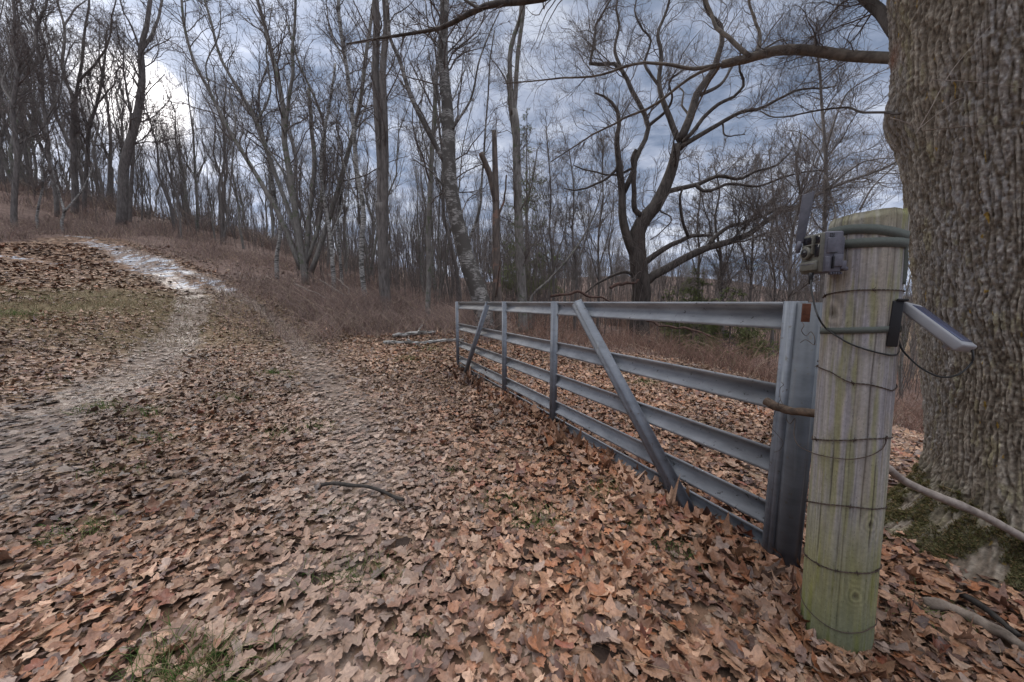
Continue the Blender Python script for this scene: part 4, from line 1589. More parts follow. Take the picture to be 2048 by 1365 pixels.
def make_big_tree():
    root = empty('maple_tree', (2.84, 1.70, 0))
    tag(root, 'huge furrowed trunk with mossy flared foot and one long limb, right behind the wooden post', 'tree')
    nt, nz = 1100, 1150
    th = np.linspace(0, 2 * np.pi, nt, endpoint=False)
    zz = np.concatenate([np.linspace(-.4, 3.9, nz - 60), np.linspace(3.92, 7.5, 60)])
    TH, ZZ = np.meshgrid(th, zz)
    cx, cy, R = tree_axis(ZZ)
    lob = fbm(np.stack([np.cos(TH) * 1.6, np.sin(TH) * 1.6, ZZ * .25 + 2], -1), 3)
    toward = np.exp(-((np.angle(np.exp(1j * (TH - 3.75)))) / .75) ** 2)          # root towards the camera side
    left_root = np.exp(-((np.angle(np.exp(1j * (TH - 2.75)))) / .38) ** 2)
    flare = np.exp(-np.clip(ZZ + .02, 0, 9) / .20) * (.06 + .16 * lob + .34 * toward + .12 * left_root)
    R = R + flare + (fbm(np.stack([np.cos(TH) * 1.3, np.sin(TH) * 1.3, ZZ * .9], -1), 3) - .5) * .05
    R = R + np.exp(-np.clip(ZZ + .02, 0, 9) / .25) * (fbm(np.stack([np.cos(TH) * 6, np.sin(TH) * 6, ZZ * 5], -1), 4) - .5) * .16
    # burl
    tb = math.atan2(2.0 - 2.12 + .45, -1)
    tl = 2.30                                                    # silhouette side seen from the track
    burl = np.exp(-(np.angle(np.exp(1j * (TH - tl))) / .45) ** 2 - ((ZZ - 2.30) / .16) ** 2)
    R = R + burl * .05
    kn2 = np.exp(-(np.angle(np.exp(1j * (TH - 3.55))) / .42) ** 2 - ((ZZ - 2.85) / .18) ** 2)
    R = R - kn2 * .05
    # furrowed bark: long interlacing ridges
    wx = fbm(np.stack([np.cos(TH) * 5, np.sin(TH) * 5, ZZ * 3.2], -1), 3) - .5
    wz = fbm(np.stack([np.cos(TH) * 7, np.sin(TH) * 7, ZZ * 5 + 5], -1), 2) - .5
    u = TH * 19.0 + wx * 3.4 + burl * 2
    v = ZZ * 4.6 + wz * 2.0
    f1, f2, cid = worley(u, v * .9, 3)
    g1, g2, _ = worley(u * 1.9 + 31, v * 2.3 + 7, 9)
    fur = sm(f2 - f1, .0, .50) * (.55 + .45 * sm(g2 - g1, .0, .45)) + .30 * (fbm(np.stack([TH * 30, ZZ * 12, TH * 0 + 8], -1), 3) - .5)
    fur = fur * (.82 + .36 * (cid - .5))
    fine = fbm(np.stack([TH * 70, ZZ * 55, TH * 0 + 3], -1), 3)
    amp = .0105 * (1 - .25 * sm(ZZ, 2.2, 3.2))
    Rf = R + (fur - .6) * amp + (fine - .5) * .017
    X = cx + Rf * np.cos(TH)
    Y = cy + Rf * np.sin(TH)
    Vv = np.stack([X, Y, ZZ], -1)
    idx = np.arange(nt * nz).reshape(nz, nt)
    nx = np.roll(idx, -1, 1)
    Fq = np.stack([idx[:-1], nx[:-1], nx[1:], idx[1:]], -1).reshape(-1, 4)
    f = fur[..., None]
    lo = np.array((.13, .108, .082))
    hi = np.array((.34, .305, .25))
    gy = np.array((.29, .275, .26))
    patch = sm(fbm(np.stack([np.cos(TH) * 2.6, np.sin(TH) * 2.6, ZZ * 1.3], -1), 3), .42, .62)[..., None]
    patch = patch * sm(ZZ, .15, .6)[..., None]
    col = lo * (1 - f) + (hi * (1 - patch * .75) + gy * patch * .75) * f
    col = col * (.62 + .76 * fine[..., None])
    spk = sm(fbm(np.stack([TH * 45, ZZ * 38, TH * 0 + 11], -1), 2), .60, .70)[..., None] * patch
    col = col * (1 - spk * .45) + np.array((.36, .36, .36)) * spk * .45
    lich = sm(fbm(np.stack([TH * 12, ZZ * 10, TH * 0 + 21], -1), 3), .62, .70)[..., None] * f * .45
    col = col * (1 - lich) + np.array((.24, .22, .07)) * lich
    yl = (vnoise(np.stack([TH * 22, ZZ * 20, TH * 0 + 31], -1)) > .965)[..., None] * .8
    col = col * (1 - yl) + np.array((.34, .22, .03)) * yl
    dk = (kn2[..., None] * .8)
    col = col * (1 - dk) + np.array((.05, .042, .034)) * dk
    red = (np.exp(-(np.angle(np.exp(1j * (TH - 2.45))) / .2) ** 2 - ((ZZ - 2.62) / .05) ** 2))[..., None] * .6
    col = col * (1 - red) + np.array((.22, .09, .05)) * red
    mn = fbm(np.stack([np.cos(TH) * 7, np.sin(TH) * 7, ZZ * 6], -1), 4)
    moss = np.clip((1 - sm(ZZ + (mn - .5) * .9, .20, .50)) * sm(mn, .44, .56), 0, 1)[..., None] * .92
    mcol = np.array((.072, .070, .026)) * (.3 + 1.1 * fbm(np.stack([TH * 60, ZZ * 60, TH * 0], -1), 2))[..., None]
    col = col * (1 - moss) + mcol * moss
    bare = (np.exp(-np.clip(ZZ + .1, 0, 9) / .25) * (1 - moss[..., 0]))[..., None] * .7
    col = col * (1 - bare) + np.array((.17, .125, .095)) * (.4 + 1.2 * fine[..., None]) * bare
    Vv = Vv + (moss * fbm(np.stack([TH * 26, ZZ * 26, TH * 0 + 5], -1), 4)[..., None] * .05) * np.stack([np.cos(TH), np.sin(TH), TH * 0], -1)
    loc = np.array((2.84, 1.70, 0))
    build('trunk', [(Vv.reshape(-1, 3) - loc, Fq)], M_TRUNK, root, colors={'col': np.clip(col, .01, .8).reshape(-1, 3)})
    # raised moss: short tufts standing off the root flare
    rng = np.random.default_rng(63)
    mk = (moss[..., 0] > .45) & (ZZ < .45) & (ZZ > -.06) & (np.cos(TH - 3.75) > -.2)
    sel = rng.choice(np.flatnonzero(mk.ravel()), 17000)
    p0 = Vv.reshape(-1, 3)[sel] + rng.normal(size=(17000, 3)) * .003
    a_ = TH.ravel()[sel]
    d_ = unit(np.stack([np.cos(a_), np.sin(a_), .9 + 0 * a_], 1) + rng.normal(size=(17000, 3)) * .5)
    ln_ = rng.uniform(.006, .020, 17000) * (.5 + fbm(p0 * 14, 2))
    C_ = p0[:, None] + d_[:, None] * (np.array((0, .5, 1.0))[None, :, None] * ln_[:, None, None])
    Vm, Fm = tubes(C_, np.tile(np.array((.0022, .0018, .0005)), (17000, 1)), 3)
    cm_ = np.where(rng.random((17000, 1)) < .38, np.array([(.17, .12, .06)]), np.array([(.095, .088, .030)])) * rng.uniform(.5, 1.5, (17000, 1))
    build('moss', [(Vm - loc, Fm)], M_GRASS, root, colors={'col': np.repeat(cm_, 9, 0)})['kind'] = 'stuff'
    return root, loc


BIG, BIGLOC = make_big_tree()


# ------------------------------------------------------------------ trees traced from the photo and set at their own distances
def px_radius(w, px, Y):
    return w * Y * math.cos(math.atan((px - W0 / 2) / F)) / (2 * F)


def strokes3d(Y, strokes, rng, dvar=.10, wob=.006, anchor=True, S=22):
    """each stroke: ([(px,py)..], width at start, width at end[, depth change]) -> arrays"""
    skel = []
    PP, RR = [], []
    for i, st in enumerate(strokes):
        pix, w0, w1 = st[:3]
        y0 = Y
        if i and skel:
            sk = np.array(skel)
            d = np.hypot(sk[:, 0] - pix[0][0], sk[:, 1] - pix[0][1])
            j = np.argmin(d)
            if d[j] < 30:
                y0 = sk[j, 2]
        n = len(pix)
        dy = st[3] if len(st) > 3 else (rng.uniform(-dvar, dvar) * Y if i else 0)
        pts = []
        ss = np.linspace(0, 1, n)
        for (x, y), s in zip(pix, ss):
            pts.append(P(x, y, y0 + dy * s))
        pts = np.array(pts)
        w = np.linspace(w0, w1, n)
        r = np.array([px_radius(ww, x, y0 + dy * s) for ww, (x, y), s in zip(w, pix, ss)])
        if i == 0 and anchor:
            gz = float(H(pts[0, 0], pts[0, 1]))
            if pts[0, 2] > gz + .1:
                b = pts[0].copy()
                b[2] = gz - .2
                pts = np.concatenate([[b], pts])
                r = np.concatenate([[r[0] * 1.15], r])
            else:
                pts[0, 2] = gz - .2
        C = resample(np.concatenate([pts, r[:, None]], 1), S)
        L = np.linalg.norm(np.diff(C[:, :3], axis=0), axis=1).sum()
        wv = np.stack([np.interp(np.linspace(0, 1, S), np.linspace(0, 1, 8), rng.normal(size=8)) for _ in range(3)], 1) * L * wob
        wv *= np.linspace(0, 1, S)[:, None] ** .5
        wv[0] = 0
        C[:, :3] += wv
        PP.append(C[:, :3])
        RR.append(np.maximum(C[:, 3], .004))
        qx, qy = project(C[:, :3])
        skel += list(zip(qx, qy, C[:, 1]))
    return np.array(PP), np.array(RR)


def hero(name, label, Y, strokes, mat, tmat, twigs, seed, cat='tree', group=None, root=None, loc=None, dvar=.10, anchor=True, rmin=None, kinds=('trunk', 'branch'), ntrunk=1, up=.12, wob=.006, ang=.75):
    rng = np.random.default_rng(seed)
    PP, RR = strokes3d(Y, strokes, rng, dvar, wob, anchor)
    if root is None:
        loc = np.array((PP[0, 0, 0], PP[0, 0, 1], float(H(PP[0, 0, 0], PP[0, 0, 1]))))
        root = empty(name, tuple(loc))
        tag(root, label, cat, group)
    rmin = rmin or .0009 * Y ** .8
    k = 14 if Y < 15 else 10
    v, f = tubes(PP[:ntrunk], RR[:ntrunk], k, True)
    if ntrunk:
        build(kinds[0], [(v - loc, f)], mat, root)
    for i in range(ntrunk, len(PP)):
        v, f = tubes(PP[i:i + 1], RR[i:i + 1], max(6, k - 4), True)
        build(kinds[1], [(v - loc, f)], mat, root)
    if twigs:
        n1, n2, n3 = twigs[:3]
        lf = twigs[3] if len(twigs) > 3 else .30
        A, Ar = grow(PP, RR, n1, lf, .42, ang, 9, rng, up=up, wander=.22, tmin=.30, lmin=.2, lmax=.24 * Y, rmin=rmin * 1.3)
        B, Br = grow(A, Ar, n2, .5, .55, .8, 7, rng, up=up, wander=.22, tmin=.12, lmin=.15, rmin=rmin)
        Cc, Cr = grow(B, Br, n3, .6, .6, .75, 5, rng, up=up, wander=.22, tmin=.1, lmin=.12, rmin=rmin * .8)
        parts = [tubes(A, Ar, 4), tubes(B, Br, 3), tubes(Cc, Cr, 3)]
        build('crown', [(a - loc, b) for a, b in parts], tmat, root)
    return root


# limbs of the big trunk (heights and distances as they hang over the gate)
LIMBS = [
    ([(1830, 118), (1790, 118), (1700, 112), (1600, 98), (1510, 112), (1440, 130)], 31, 16, .9),
    ([(1440, 130), (1380, 140), (1330, 128), (1280, 125), (1200, 150), (1100, 160), (1010, 165)], 8, 1.6, .8),
    ([(1440, 130), (1380, 155), (1300, 215), (1240, 240), (1170, 285), (1100, 325)], 7, 1.6, .6),
    ([(1500, 114), (1470, 90), (1440, 60), (1420, 20), (1400, -60)], 10, 5, .4),
    ([(1515, 108), (1520, 70), (1505, 30), (1495, -40)], 8, 4, .3),
    ([(1510, 112), (1540, 90), (1566, 78), (1575, 92)], 5, 2, .2),
    ([(1440, 130), (1410, 180), (1385, 240)], 7, 2, .4),
]
hero('x', '', 1.95, LIMBS, M_LIMB, M_TWIG, (150, 900, 2600, .26), 51, root=BIG, loc=BIGLOC, anchor=False, ntrunk=0, kinds=('limb', 'limb'), rmin=.0011, dvar=.05)
hero('x', '', 1.95, [([(1830, 100), (1790, 62), (1765, 30), (1725, -10), (1660, -90), (1560, -200)], 34, 14, .6),
                     ([(1725, -10), (1680, 10), (1640, 60), (1600, 100)], 6, 1.5, .5)], M_OAK, M_TWIG, (60, 420, 1300, .28), 52, root=BIG, loc=BIGLOC, anchor=False, ntrunk=0, kinds=('limb', 'limb'), rmin=.0011, up=-.05)
hero('x', '', 2.2, [([(1800, -130), (1500, -170), (1250, -80), (1090, -8), (1010, 5), (960, 20), (900, 50), (860, 62), (770, 76), (692, 90)], 18, 3, 2.4),
                    ([(960, 20), (920, -10), (900, -60)], 6, 3, .2)], M_OAK, M_TWIG, (60, 260, 600, .16), 53, root=BIG, loc=BIGLOC, anchor=False, ntrunk=0, kinds=('limb', 'limb'), rmin=.0012, wob=.002)
hero('x', '', 1.9, [([(1800, 228), (1770, 226), (1720, 222), (1680, 218), (1600, 228), (1545, 236), (1520, 222)], 7, 2, .8)], M_OAK, M_TWIG, (16, 60, 150, .3), 54, root=BIG, loc=BIGLOC, anchor=False, ntrunk=0, kinds=('limb', 'limb'), rmin=.001)

# twigs springing from the trunk itself
for pix, w, y0 in (([(1832, 268), (1860, 220), (1905, 140), (1985, 48)], 2.2, 1.62), ([(1838, 258), (1870, 232), (1915, 200), (1932, 195)], 1.6, 1.62), ([(1845, 262), (1880, 258), (1960, 252), (2060, 255)], 3.2, 1.6), ([(1780, 236), (1810, 245), (1836, 256)], 2.6, 1.66), ([(1860, 160), (1960, 165), (2060, 178)], 2.0, 1.58)):
    C = resample(np.array([P(x, y, y0 - .02 * i) for i, (x, y) in enumerate(pix)]), 18)
    v, f = tubes(C[None], (np.linspace(1, .5, 18) * px_radius(w, 1850, y0))[None], 6)
    build('sprout', [(v - BIGLOC, f)], M_PALESTICK if w != 3.2 else M_STICK, BIG)

# ------------------------------------------------------------------ spreading oak beyond the gate
OAK = [
    ([(1282, 640), (1281, 600), (1279, 513), (1284, 463), (1295, 431), (1322, 386), (1341, 345), (1354, 309), (1361, 281)], 40, 17, -.6),
    ([(1361, 281), (1380, 235), (1400, 190), (1425, 145), (1438, 113), (1446, 82), (1436, 45), (1418, 27), (1405, -40)], 18, 5),
    ([(1361, 283), (1347, 263), (1327, 213), (1318, 172), (1322, 118), (1316, 68), (1336, 14), (1345, -50)], 13, 4),
    ([(1358, 298), (1368, 290), (1400, 272), (1445, 245), (1486, 227), (1518, 222), (1554, 200), (1590, 182), (1631, 182), (1670, 170)], 12, 3),
    ([(1366, 284), (1372, 277), (1427, 218), (1470, 190), (1490, 168), (1477, 136), (1480, 90)], 10, 3),
    ([(1275, 520), (1259, 490), (1245, 436), (1247, 377), (1236, 336), (1234, 291), (1238, 254), (1230, 218), (1213, 195), (1190, 185)], 20, 3),
    ([(1247, 386), (1268, 336), (1270, 313), (1295, 254), (1273, 191), (1248, 150), (1223, 132), (1177, 129), (1191, 82), (1220, 0), (1225, -30)], 12, 3),
    ([(1290, 436), (1270, 418), (1268, 377), (1268, 318), (1272, 300)], 12, 7),
    ([(1322, 388), (1341, 381), (1391, 368), (1436, 354), (1477, 359), (1509, 345), (1545, 331), (1586, 304)], 12, 3),
    ([(1391, 369), (1409, 384), (1463, 372), (1518, 372), (1572, 354), (1618, 345), (1660, 338)], 8, 3),
    ([(1285, 528), (1295, 522), (1327, 499), (1381, 472), (1422, 472)], 16, 6),
    ([(1376, 474), (1372, 459), (1363, 436), (1359, 395), (1362, 378)], 7, 4),
    ([(1284, 572), (1300, 558), (1336, 540), (1381, 513), (1427, 490), (1490, 472), (1531, 445), (1572, 409), (1613, 395), (1645, 377), (1713, 354), (1781, 331), (1840, 300)], 20, 4),
    ([(1418, 492), (1427, 477), (1463, 454), (1527, 436), (1563, 413), (1590, 420)], 11, 4),
    ([(1236, 336), (1210, 360), (1160, 380), (1128, 378)], 6, 2),
    ([(1268, 336), (1230, 350), (1185, 345), (1150, 330)], 5, 2),
    ([(1295, 254), (1330, 225), (1345, 200), (1340, 165), (1370, 140)], 7, 2),
    ([(1248, 150), (1232, 100), (1240, 40), (1225, -30)], 7, 3),
    ([(1380, 235), (1365, 210), (1368, 185), (1355, 170)], 5, 2),
    ([(1347, 345), (1352, 320), (1348, 285), (1355, 262)], 5, 2),
    ([(1400, 190), (1440, 170), (1470, 130), (1520, 95), (1560, 30)], 8, 2),
    ([(1318, 172), (1290, 130), (1300, 80), (1270, 30), (1280, -30)], 6, 2),
    ([(1341, 381), (1320, 420), (1345, 440), (1300, 480)], 4, 2),
    ([(1445, 245), (1452, 272), (1490, 268)], 4, 2),
    ([(1279, 560), (1250, 545), (1205, 560), (1165, 590)], 8, 3),
]
hero('oak_tree', 'big spreading bare oak with crooked limbs standing beyond the middle of the gate', 14.0, OAK, M_OAK, M_TWIG, (420, 3000, 10000, .26), 61, up=.16, wob=.012, ang=.85, kinds=('trunk', 'limb'), rmin=.006)

# ------------------------------------------------------------------ trunks in front of the wood
hero('bare_tree', 'tall straight twin-stemmed grey tree, thickest one left of the gate', 12.5, [
    ([(775, 640), (770, 590), (766, 500), (763, 409)], 24, 21, 0.0),
    ([(764, 500), (762, 412), (758, 272), (754, 150), (752, 0), (750, -150)], 18, 11, .1), ([(768, 500), (768, 412), (770, 272), (771, 150), (772, 0), (774, -150)], 17, 10, -.1),
    ([(752, 100), (735, 60), (700, -10)], 4, 2), ([(772, 200), (800, 140), (830, 60)], 3, 1), ([(770, 300), (740, 250), (710, 240)], 3, 1)],
    M_BARK, M_TWIG, (40, 260, 900, .25), 71, ntrunk=1, kinds=('trunk', 'stem'))
hero('birch_tree', 'mottled old birch behind the gate end with a long branch forking to the upper left', 10.5, [
    ([(972, 655), (962, 600), (948, 560), (931, 513), (912, 431), (904, 340), (903, 272), (898, 204), (889, 113), (886, 0), (884, -140)], 40, 12, 0.0),
    ([(896, 336), (870, 290), (845, 245), (818, 182), (795, 110), (781, 77), (772, 0), (765, -60)], 10, 5),
    ([(903, 300), (880, 220), (872, 150), (880, 60)], 6, 3), ([(904, 260), (940, 200), (960, 120), (1000, 20)], 5, 2), ([(908, 400), (870, 350), (830, 320)], 5, 2),
    ([(890, 113), (860, 70), (850, 0)], 4, 2), ([(930, 500), (960, 420), (965, 330), (975, 200), (985, 60)], 6, 2)],
    M_BIRCH, M_TWIG, (70, 500, 1700, .28), 72, kinds=('trunk', 'branch'))
hero('bare_tree', 'slim dark tree between the twin-stemmed tree and the mottled birch', 12, [
    ([(857, 640), (856, 600), (860, 409), (866, 272), (878, 150), (884, 40), (880, -80)], 11, 6, 0.0), ([(863, 330), (840, 250), (846, 180)], 3, 1.5), ([(866, 272), (905, 200), (930, 140)], 3, 1.5)],
    M_BARKL, M_TWIG, (40, 260, 900, .22), 73)
hero('dead_tree', 'broken dead snag with peeled reddish wood rising behind the gate near its far end', 10.5, [
    ([(1000, 650), (994, 581), (993, 500), (993, 409), (990, 330), (988, 262)], 19, 9, 0.0), ([(992, 405), (981, 354), (970, 325), (962, 306)], 13, 10, -.3), ([(993, 440), (1008, 400), (1012, 350)], 5, 3), ([(990, 600), (996, 560), (1000, 520)], 5, 2)],
    M_SNAG, M_TWIG, (14, 40, 60, .15), 74)
hero('bare_tree', 'crooked fork-topped trunk right of the broken snag, in front of the evergreen', 13, [
    ([(1046, 640), (1044, 595), (1036, 431), (1031, 272), (1025, 225)], 20, 13, 0.0), ([(1026, 230), (1022, 182), (1020, 110), (1030, 70), (1040, 30), (1046, -60)], 10, 6), ([(1027, 232), (1034, 160), (1038, 90), (1045, 20), (1050, -60)], 9, 6), ([(1030, 300), (1017, 200), (1015, 150)], 5, 3),
    ([(1036, 431), (1060, 380), (1075, 300)], 4, 2), ([(1022, 182), (1000, 140), (975, 110)], 3, 1.5)],
    M_BARKL, M_TWIG, (50, 300, 900, .2), 75, kinds=('trunk', 'branch'))
CL = [
    ([(609, 545), (600, 500), (589, 418), (575, 330), (567, 286), (562, 200), (555, 132), (530, 60), (510, 0), (500, -60)], 16, 6, .3),
    ([(603, 540), (594, 519), (550, 413), (484, 308), (450, 250), (422, 189), (383, 106), (361, 13), (350, -60)], 12, 5, -.8),
    ([(611, 540), (611, 523), (624, 396), (629, 308), (620, 240), (616, 176)], 12, 7, .8),
    ([(622, 545), (633, 520), (660, 440), (690, 340), (704, 291), (722, 200), (736, 100), (748, 0), (752, -80)], 12, 5, .6),
    ([(606, 538), (598, 480), (585, 440), (548, 340), (514, 246), (470, 170), (435, 114), (422, 40), (409, 0), (400, -60)], 11, 4, 1.0),
    ([(567, 290), (572, 242), (583, 150), (585, 88), (590, 0), (592, -60)], 9, 4),
    ([(612, 530), (640, 440), (652, 330), (640, 230), (600, 130), (575, 40)], 9, 3, 1.2),
    ([(422, 189), (412, 130), (440, 60), (440, 0)], 4, 2), ([(470, 285), (470, 230), (460, 190), (468, 160)], 4, 2), ([(514, 246), (540, 180), (532, 100), (545, 10)], 5, 2), ([(589, 418), (560, 330), (520, 280), (500, 200)], 6, 2),
]
hero('birch_clump', 'clump of leaning many-stemmed birches spreading like a fan at the brush edge', 15.5, CL, M_BARKL, M_TWIG, (230, 1300, 4200, .24), 76, cat='tree', ntrunk=1, kinds=('stem', 'stem'), dvar=.05)
hero('birch_tree', 'slender white birch with peeling spots just left of the twin-stemmed tree', 13.5, [
    ([(731, 600), (727, 568), (722, 490), (722, 409), (714, 330), (708, 272), (700, 200), (693, 136), (684, 60), (680, 0), (672, -80)], 11, 6, 0.0), ([(722, 420), (690, 340), (675, 270)], 4, 2), ([(708, 272), (735, 200), (745, 130)], 3, 1.5), ([(693, 136), (660, 60), (650, -20)], 4, 2)],
    M_BIRCHW, M_TWIG, (50, 350, 1200, .22), 77)
hero('birch_tree', 'short white birch stem between the fan clump and the slender white birch', 15, [
    ([(667, 560), (665, 530), (662, 490), (655, 430), (640, 330), (655, 220), (668, 130)], 10, 4, 0.0), ([(660, 480), (690, 400), (700, 330)], 4, 2)], M_BIRCHW, M_TWIG, (50, 350, 1100, .2), 78)
hero('birch_tree', 'thin white birch left of the fan-shaped clump, pale at its foot', 17, [
    ([(553, 530), (555, 500), (560, 460), (548, 380), (530, 300), (520, 200), (535, 120)], 9, 3, 0.0), ([(556, 450), (580, 400), (590, 330)], 3, 1.5)], M_BIRCHW, M_TWIG, (50, 350, 1100, .2), 79)
hero('birch_tree', 'stubby white birch stem in the red brush right of the clump', 16, [([(684, 575), (683, 550), (681, 520), (678, 440), (684, 350), (675, 260)], 7, 3, 0.0)], M_BIRCHW, M_TWIG, (20, 140, 500, .2), 80)
# left side of the hill
hero('bare_tree', 'big dark tree with gently curved trunk just left of the glare of the sun', 25, [
    ([(242, 470), (244, 430), (246, 343), (255, 300), (264, 264), (274, 215), (279, 176), (283, 130), (284, 97), (294, 66), (295, 0), (294, -90)], 25, 7, 0.0),
    ([(285, 98), (300, 76), (308, 62), (318, 30), (325, -10), (330, -60)], 8, 4), ([(281, 105), (270, 70), (259, 44), (245, 20), (237, -20)], 6, 3), ([(279, 160), (262, 120), (240, 90), (232, 40)], 4, 2),
    ([(276, 200), (250, 180), (232, 150)], 3, 2), ([(274, 215), (300, 180), (330, 150)], 3, 2)],
    M_BARK, M_TWIG, (75, 600, 2200, .22), 81)
hero('bare_tree', 'dark tree with a wide low fork, second big one left of the sun', 26, [
    ([(148, 430), (150, 374), (147, 286), (150, 200)], 17, 11, 0.0), ([(149, 205), (135, 165), (125, 132), (128, 90), (126, 53), (117, 0), (112, -80)], 9, 5), ([(151, 200), (163, 128), (168, 80), (175, 20), (190, -60)], 8, 4),
    ([(156, 165), (171, 150), (198, 118), (215, 88), (224, 44), (235, 0)], 6, 3), ([(125, 132), (105, 90), (90, 60)], 4, 2), ([(128, 53), (150, 20), (185, -10)], 5, 2)],
    M_BARK, M_TWIG, (80, 560, 2000, .22), 82)
hero('bare_tree', 'slimmer dark tree leaning right, close beside the forked one', 27, [([(170, 430), (171, 365), (176, 264), (184, 235), (193, 211), (203, 160), (207, 123), (215, 60)], 10, 4, 0.0), ([(178, 255), (160, 200), (165, 150)], 4, 2), ([(193, 211), (225, 170), (240, 130)], 4, 2)], M_BARK, M_TWIG, (60, 450, 1700, .25), 83)
hero('bare_tree', 'dark tree with a bent stem and many crossing branches in the left wood', 24, [([(116, 450), (114, 409), (103, 330), (95, 264), (86, 200), (90, 145), (78, 90), (75, 53), (88, 0), (95, -70)], 12, 5, 0.0), ([(88, 170), (60, 110), (40, 60), (30, -10)], 6, 3), ([(92, 240), (120, 190), (130, 130), (150, 80)], 5, 2)], M_BARK, M_TWIG, (80, 500, 1800, .24), 84)
hero('bare_tree', 'dark wavy tree with heavy branches at the very edge of the left wood', 20, [([(28, 440), (30, 400), (35, 300), (28, 220), (40, 150), (18, 90), (28, 20), (20, -80)], 15, 6, 0.0), ([(30, 215), (5, 170), (22, 120), (15, 60)], 7, 3), ([(38, 150), (70, 90), (60, 30), (80, -40)], 6, 3), ([(33, 320), (60, 260), (72, 200)], 5, 2)], M_BARK, M_TWIG, (85, 560, 2000, .22), 85)
hero('birch_tree', 'small forked white birch in the brush above the snowy track', 21, [([(124, 445), (128, 425), (120, 395), (108, 350), (104, 300)], 7, 3, 0.0), ([(128, 425), (150, 400), (168, 375), (190, 320)], 6, 3, .5)], M_BIRCHW, M_TWIG, (16, 120, 400, .25), 86)
hero('birch_tree', 'single thin pale birch pole left of the small forked birch', 21, [([(74, 440), (77, 418), (84, 375), (86, 320), (95, 250)], 7, 3, 0.0)], M_BIRCHW, M_TWIG, (16, 120, 400, .25), 87)
# right side beyond the gate
hero('bare_tree', 'slim straight tree rising right behind the trail camera antenna', 12, [
    ([(1640, 640), (1645, 560), (1647, 445), (1652, 380), (1650, 318), (1648, 250), (1645, 180), (1641, 136), (1630, 80)], 11, 4, 0.0), ([(1652, 300), (1665, 260), (1690, 195), (1730, 160), (1790, 130)], 5, 2), ([(1649, 350), (1670, 420), (1668, 470)], 4, 3),
    ([(1651, 330), (1630, 290), (1600, 265), (1570, 262)], 3, 1), ([(1650, 270), (1625, 230), (1640, 180)], 3, 1), ([(1652, 380), (1700, 340), (1740, 320), (1795, 318)], 5, 2), ([(1720, 420), (1750, 370), (1800, 322), (1830, 290)], 5, 3)],
    M_BARK, M_TWIG, (90, 600, 2000, .22), 88)
hero('bare_tree', 'thin grey tree just left of the wooden post, behind the gate end', 9.5, [([(1580, 760), (1578, 680), (1577, 600), (1581, 477), (1600, 400), (1590, 330), (1605, 260)], 11, 3, 0.0), ([(1580, 520), (1555, 450), (1548, 380)], 4, 1.5), ([(1578, 560), (1610, 490), (1625, 430)], 4, 1.5), ([(1577, 660), (1550, 620), (1535, 560)], 4, 1.5), ([(1580, 480), (1560, 410), (1570, 350)], 3, 1.5)], M_BARK, M_TWIG, (90, 700, 2200, .25), 89)
hero('bare_tree', 'slender upright tree behind the gate with fanning twigs, right of the oak trunk', 15, [([(1446, 640), (1444, 560), (1440, 500), (1430, 440), (1436, 380), (1425, 330)], 8, 2.5, 0.0), ([(1444, 560), (1470, 480), (1500, 420)], 4, 1.5), ([(1441, 520), (1415, 440), (1400, 380)], 4, 1.5)], M_BARK, M_TWIG, (60, 500, 1600, .3), 90)
hero('bare_tree', 'slim leaning tree crossing others left of the oak, below its lowest limb', 14, [([(1062, 600), (1100, 560), (1150, 500), (1185, 440), (1205, 380)], 6, 2, 0.0)], M_BARKL, M_TWIG, (20, 150, 500, .25), 91)
for i, (x, xt, yy, Yd, lb) in enumerate([(1105, 1090, 250, 17, 'straight grey pole tree left of the oak, nearest to the evergreen'), (1150, 1135, 300, 16, 'upright thin grey tree left of the oak with a curved tip'),
                                          (1195, 1205, 280, 18, 'thin grey tree close to the left edge of the oak crown'), (1395, 1400, 330, 17, 'thin straight tree under the right-hand limbs of the oak'),
                                          (1500, 1520, 320, 15, 'thin tree leaning slightly right above the middle of the top rail'), (1545, 1535, 300, 16, 'upright thin tree above the hinge half of the top rail')]):
    hero('bare_tree', lb, Yd, [([(x, 640), (x + 2, 560), ((x * 2 + xt) / 3, 470), ((x + xt) / 2 + 4, 400), (xt, yy)], 6, 2, 0.0), ([(x + 1, 540), (x + 25, 460), (x + 30, 380)], 3, 1.2), ([(x + 1, 560), (x - 22, 470), (x - 35, 400)], 3, 1.2)], M_BARK, M_TWIG, (50, 420, 1300, .28), 100 + i)


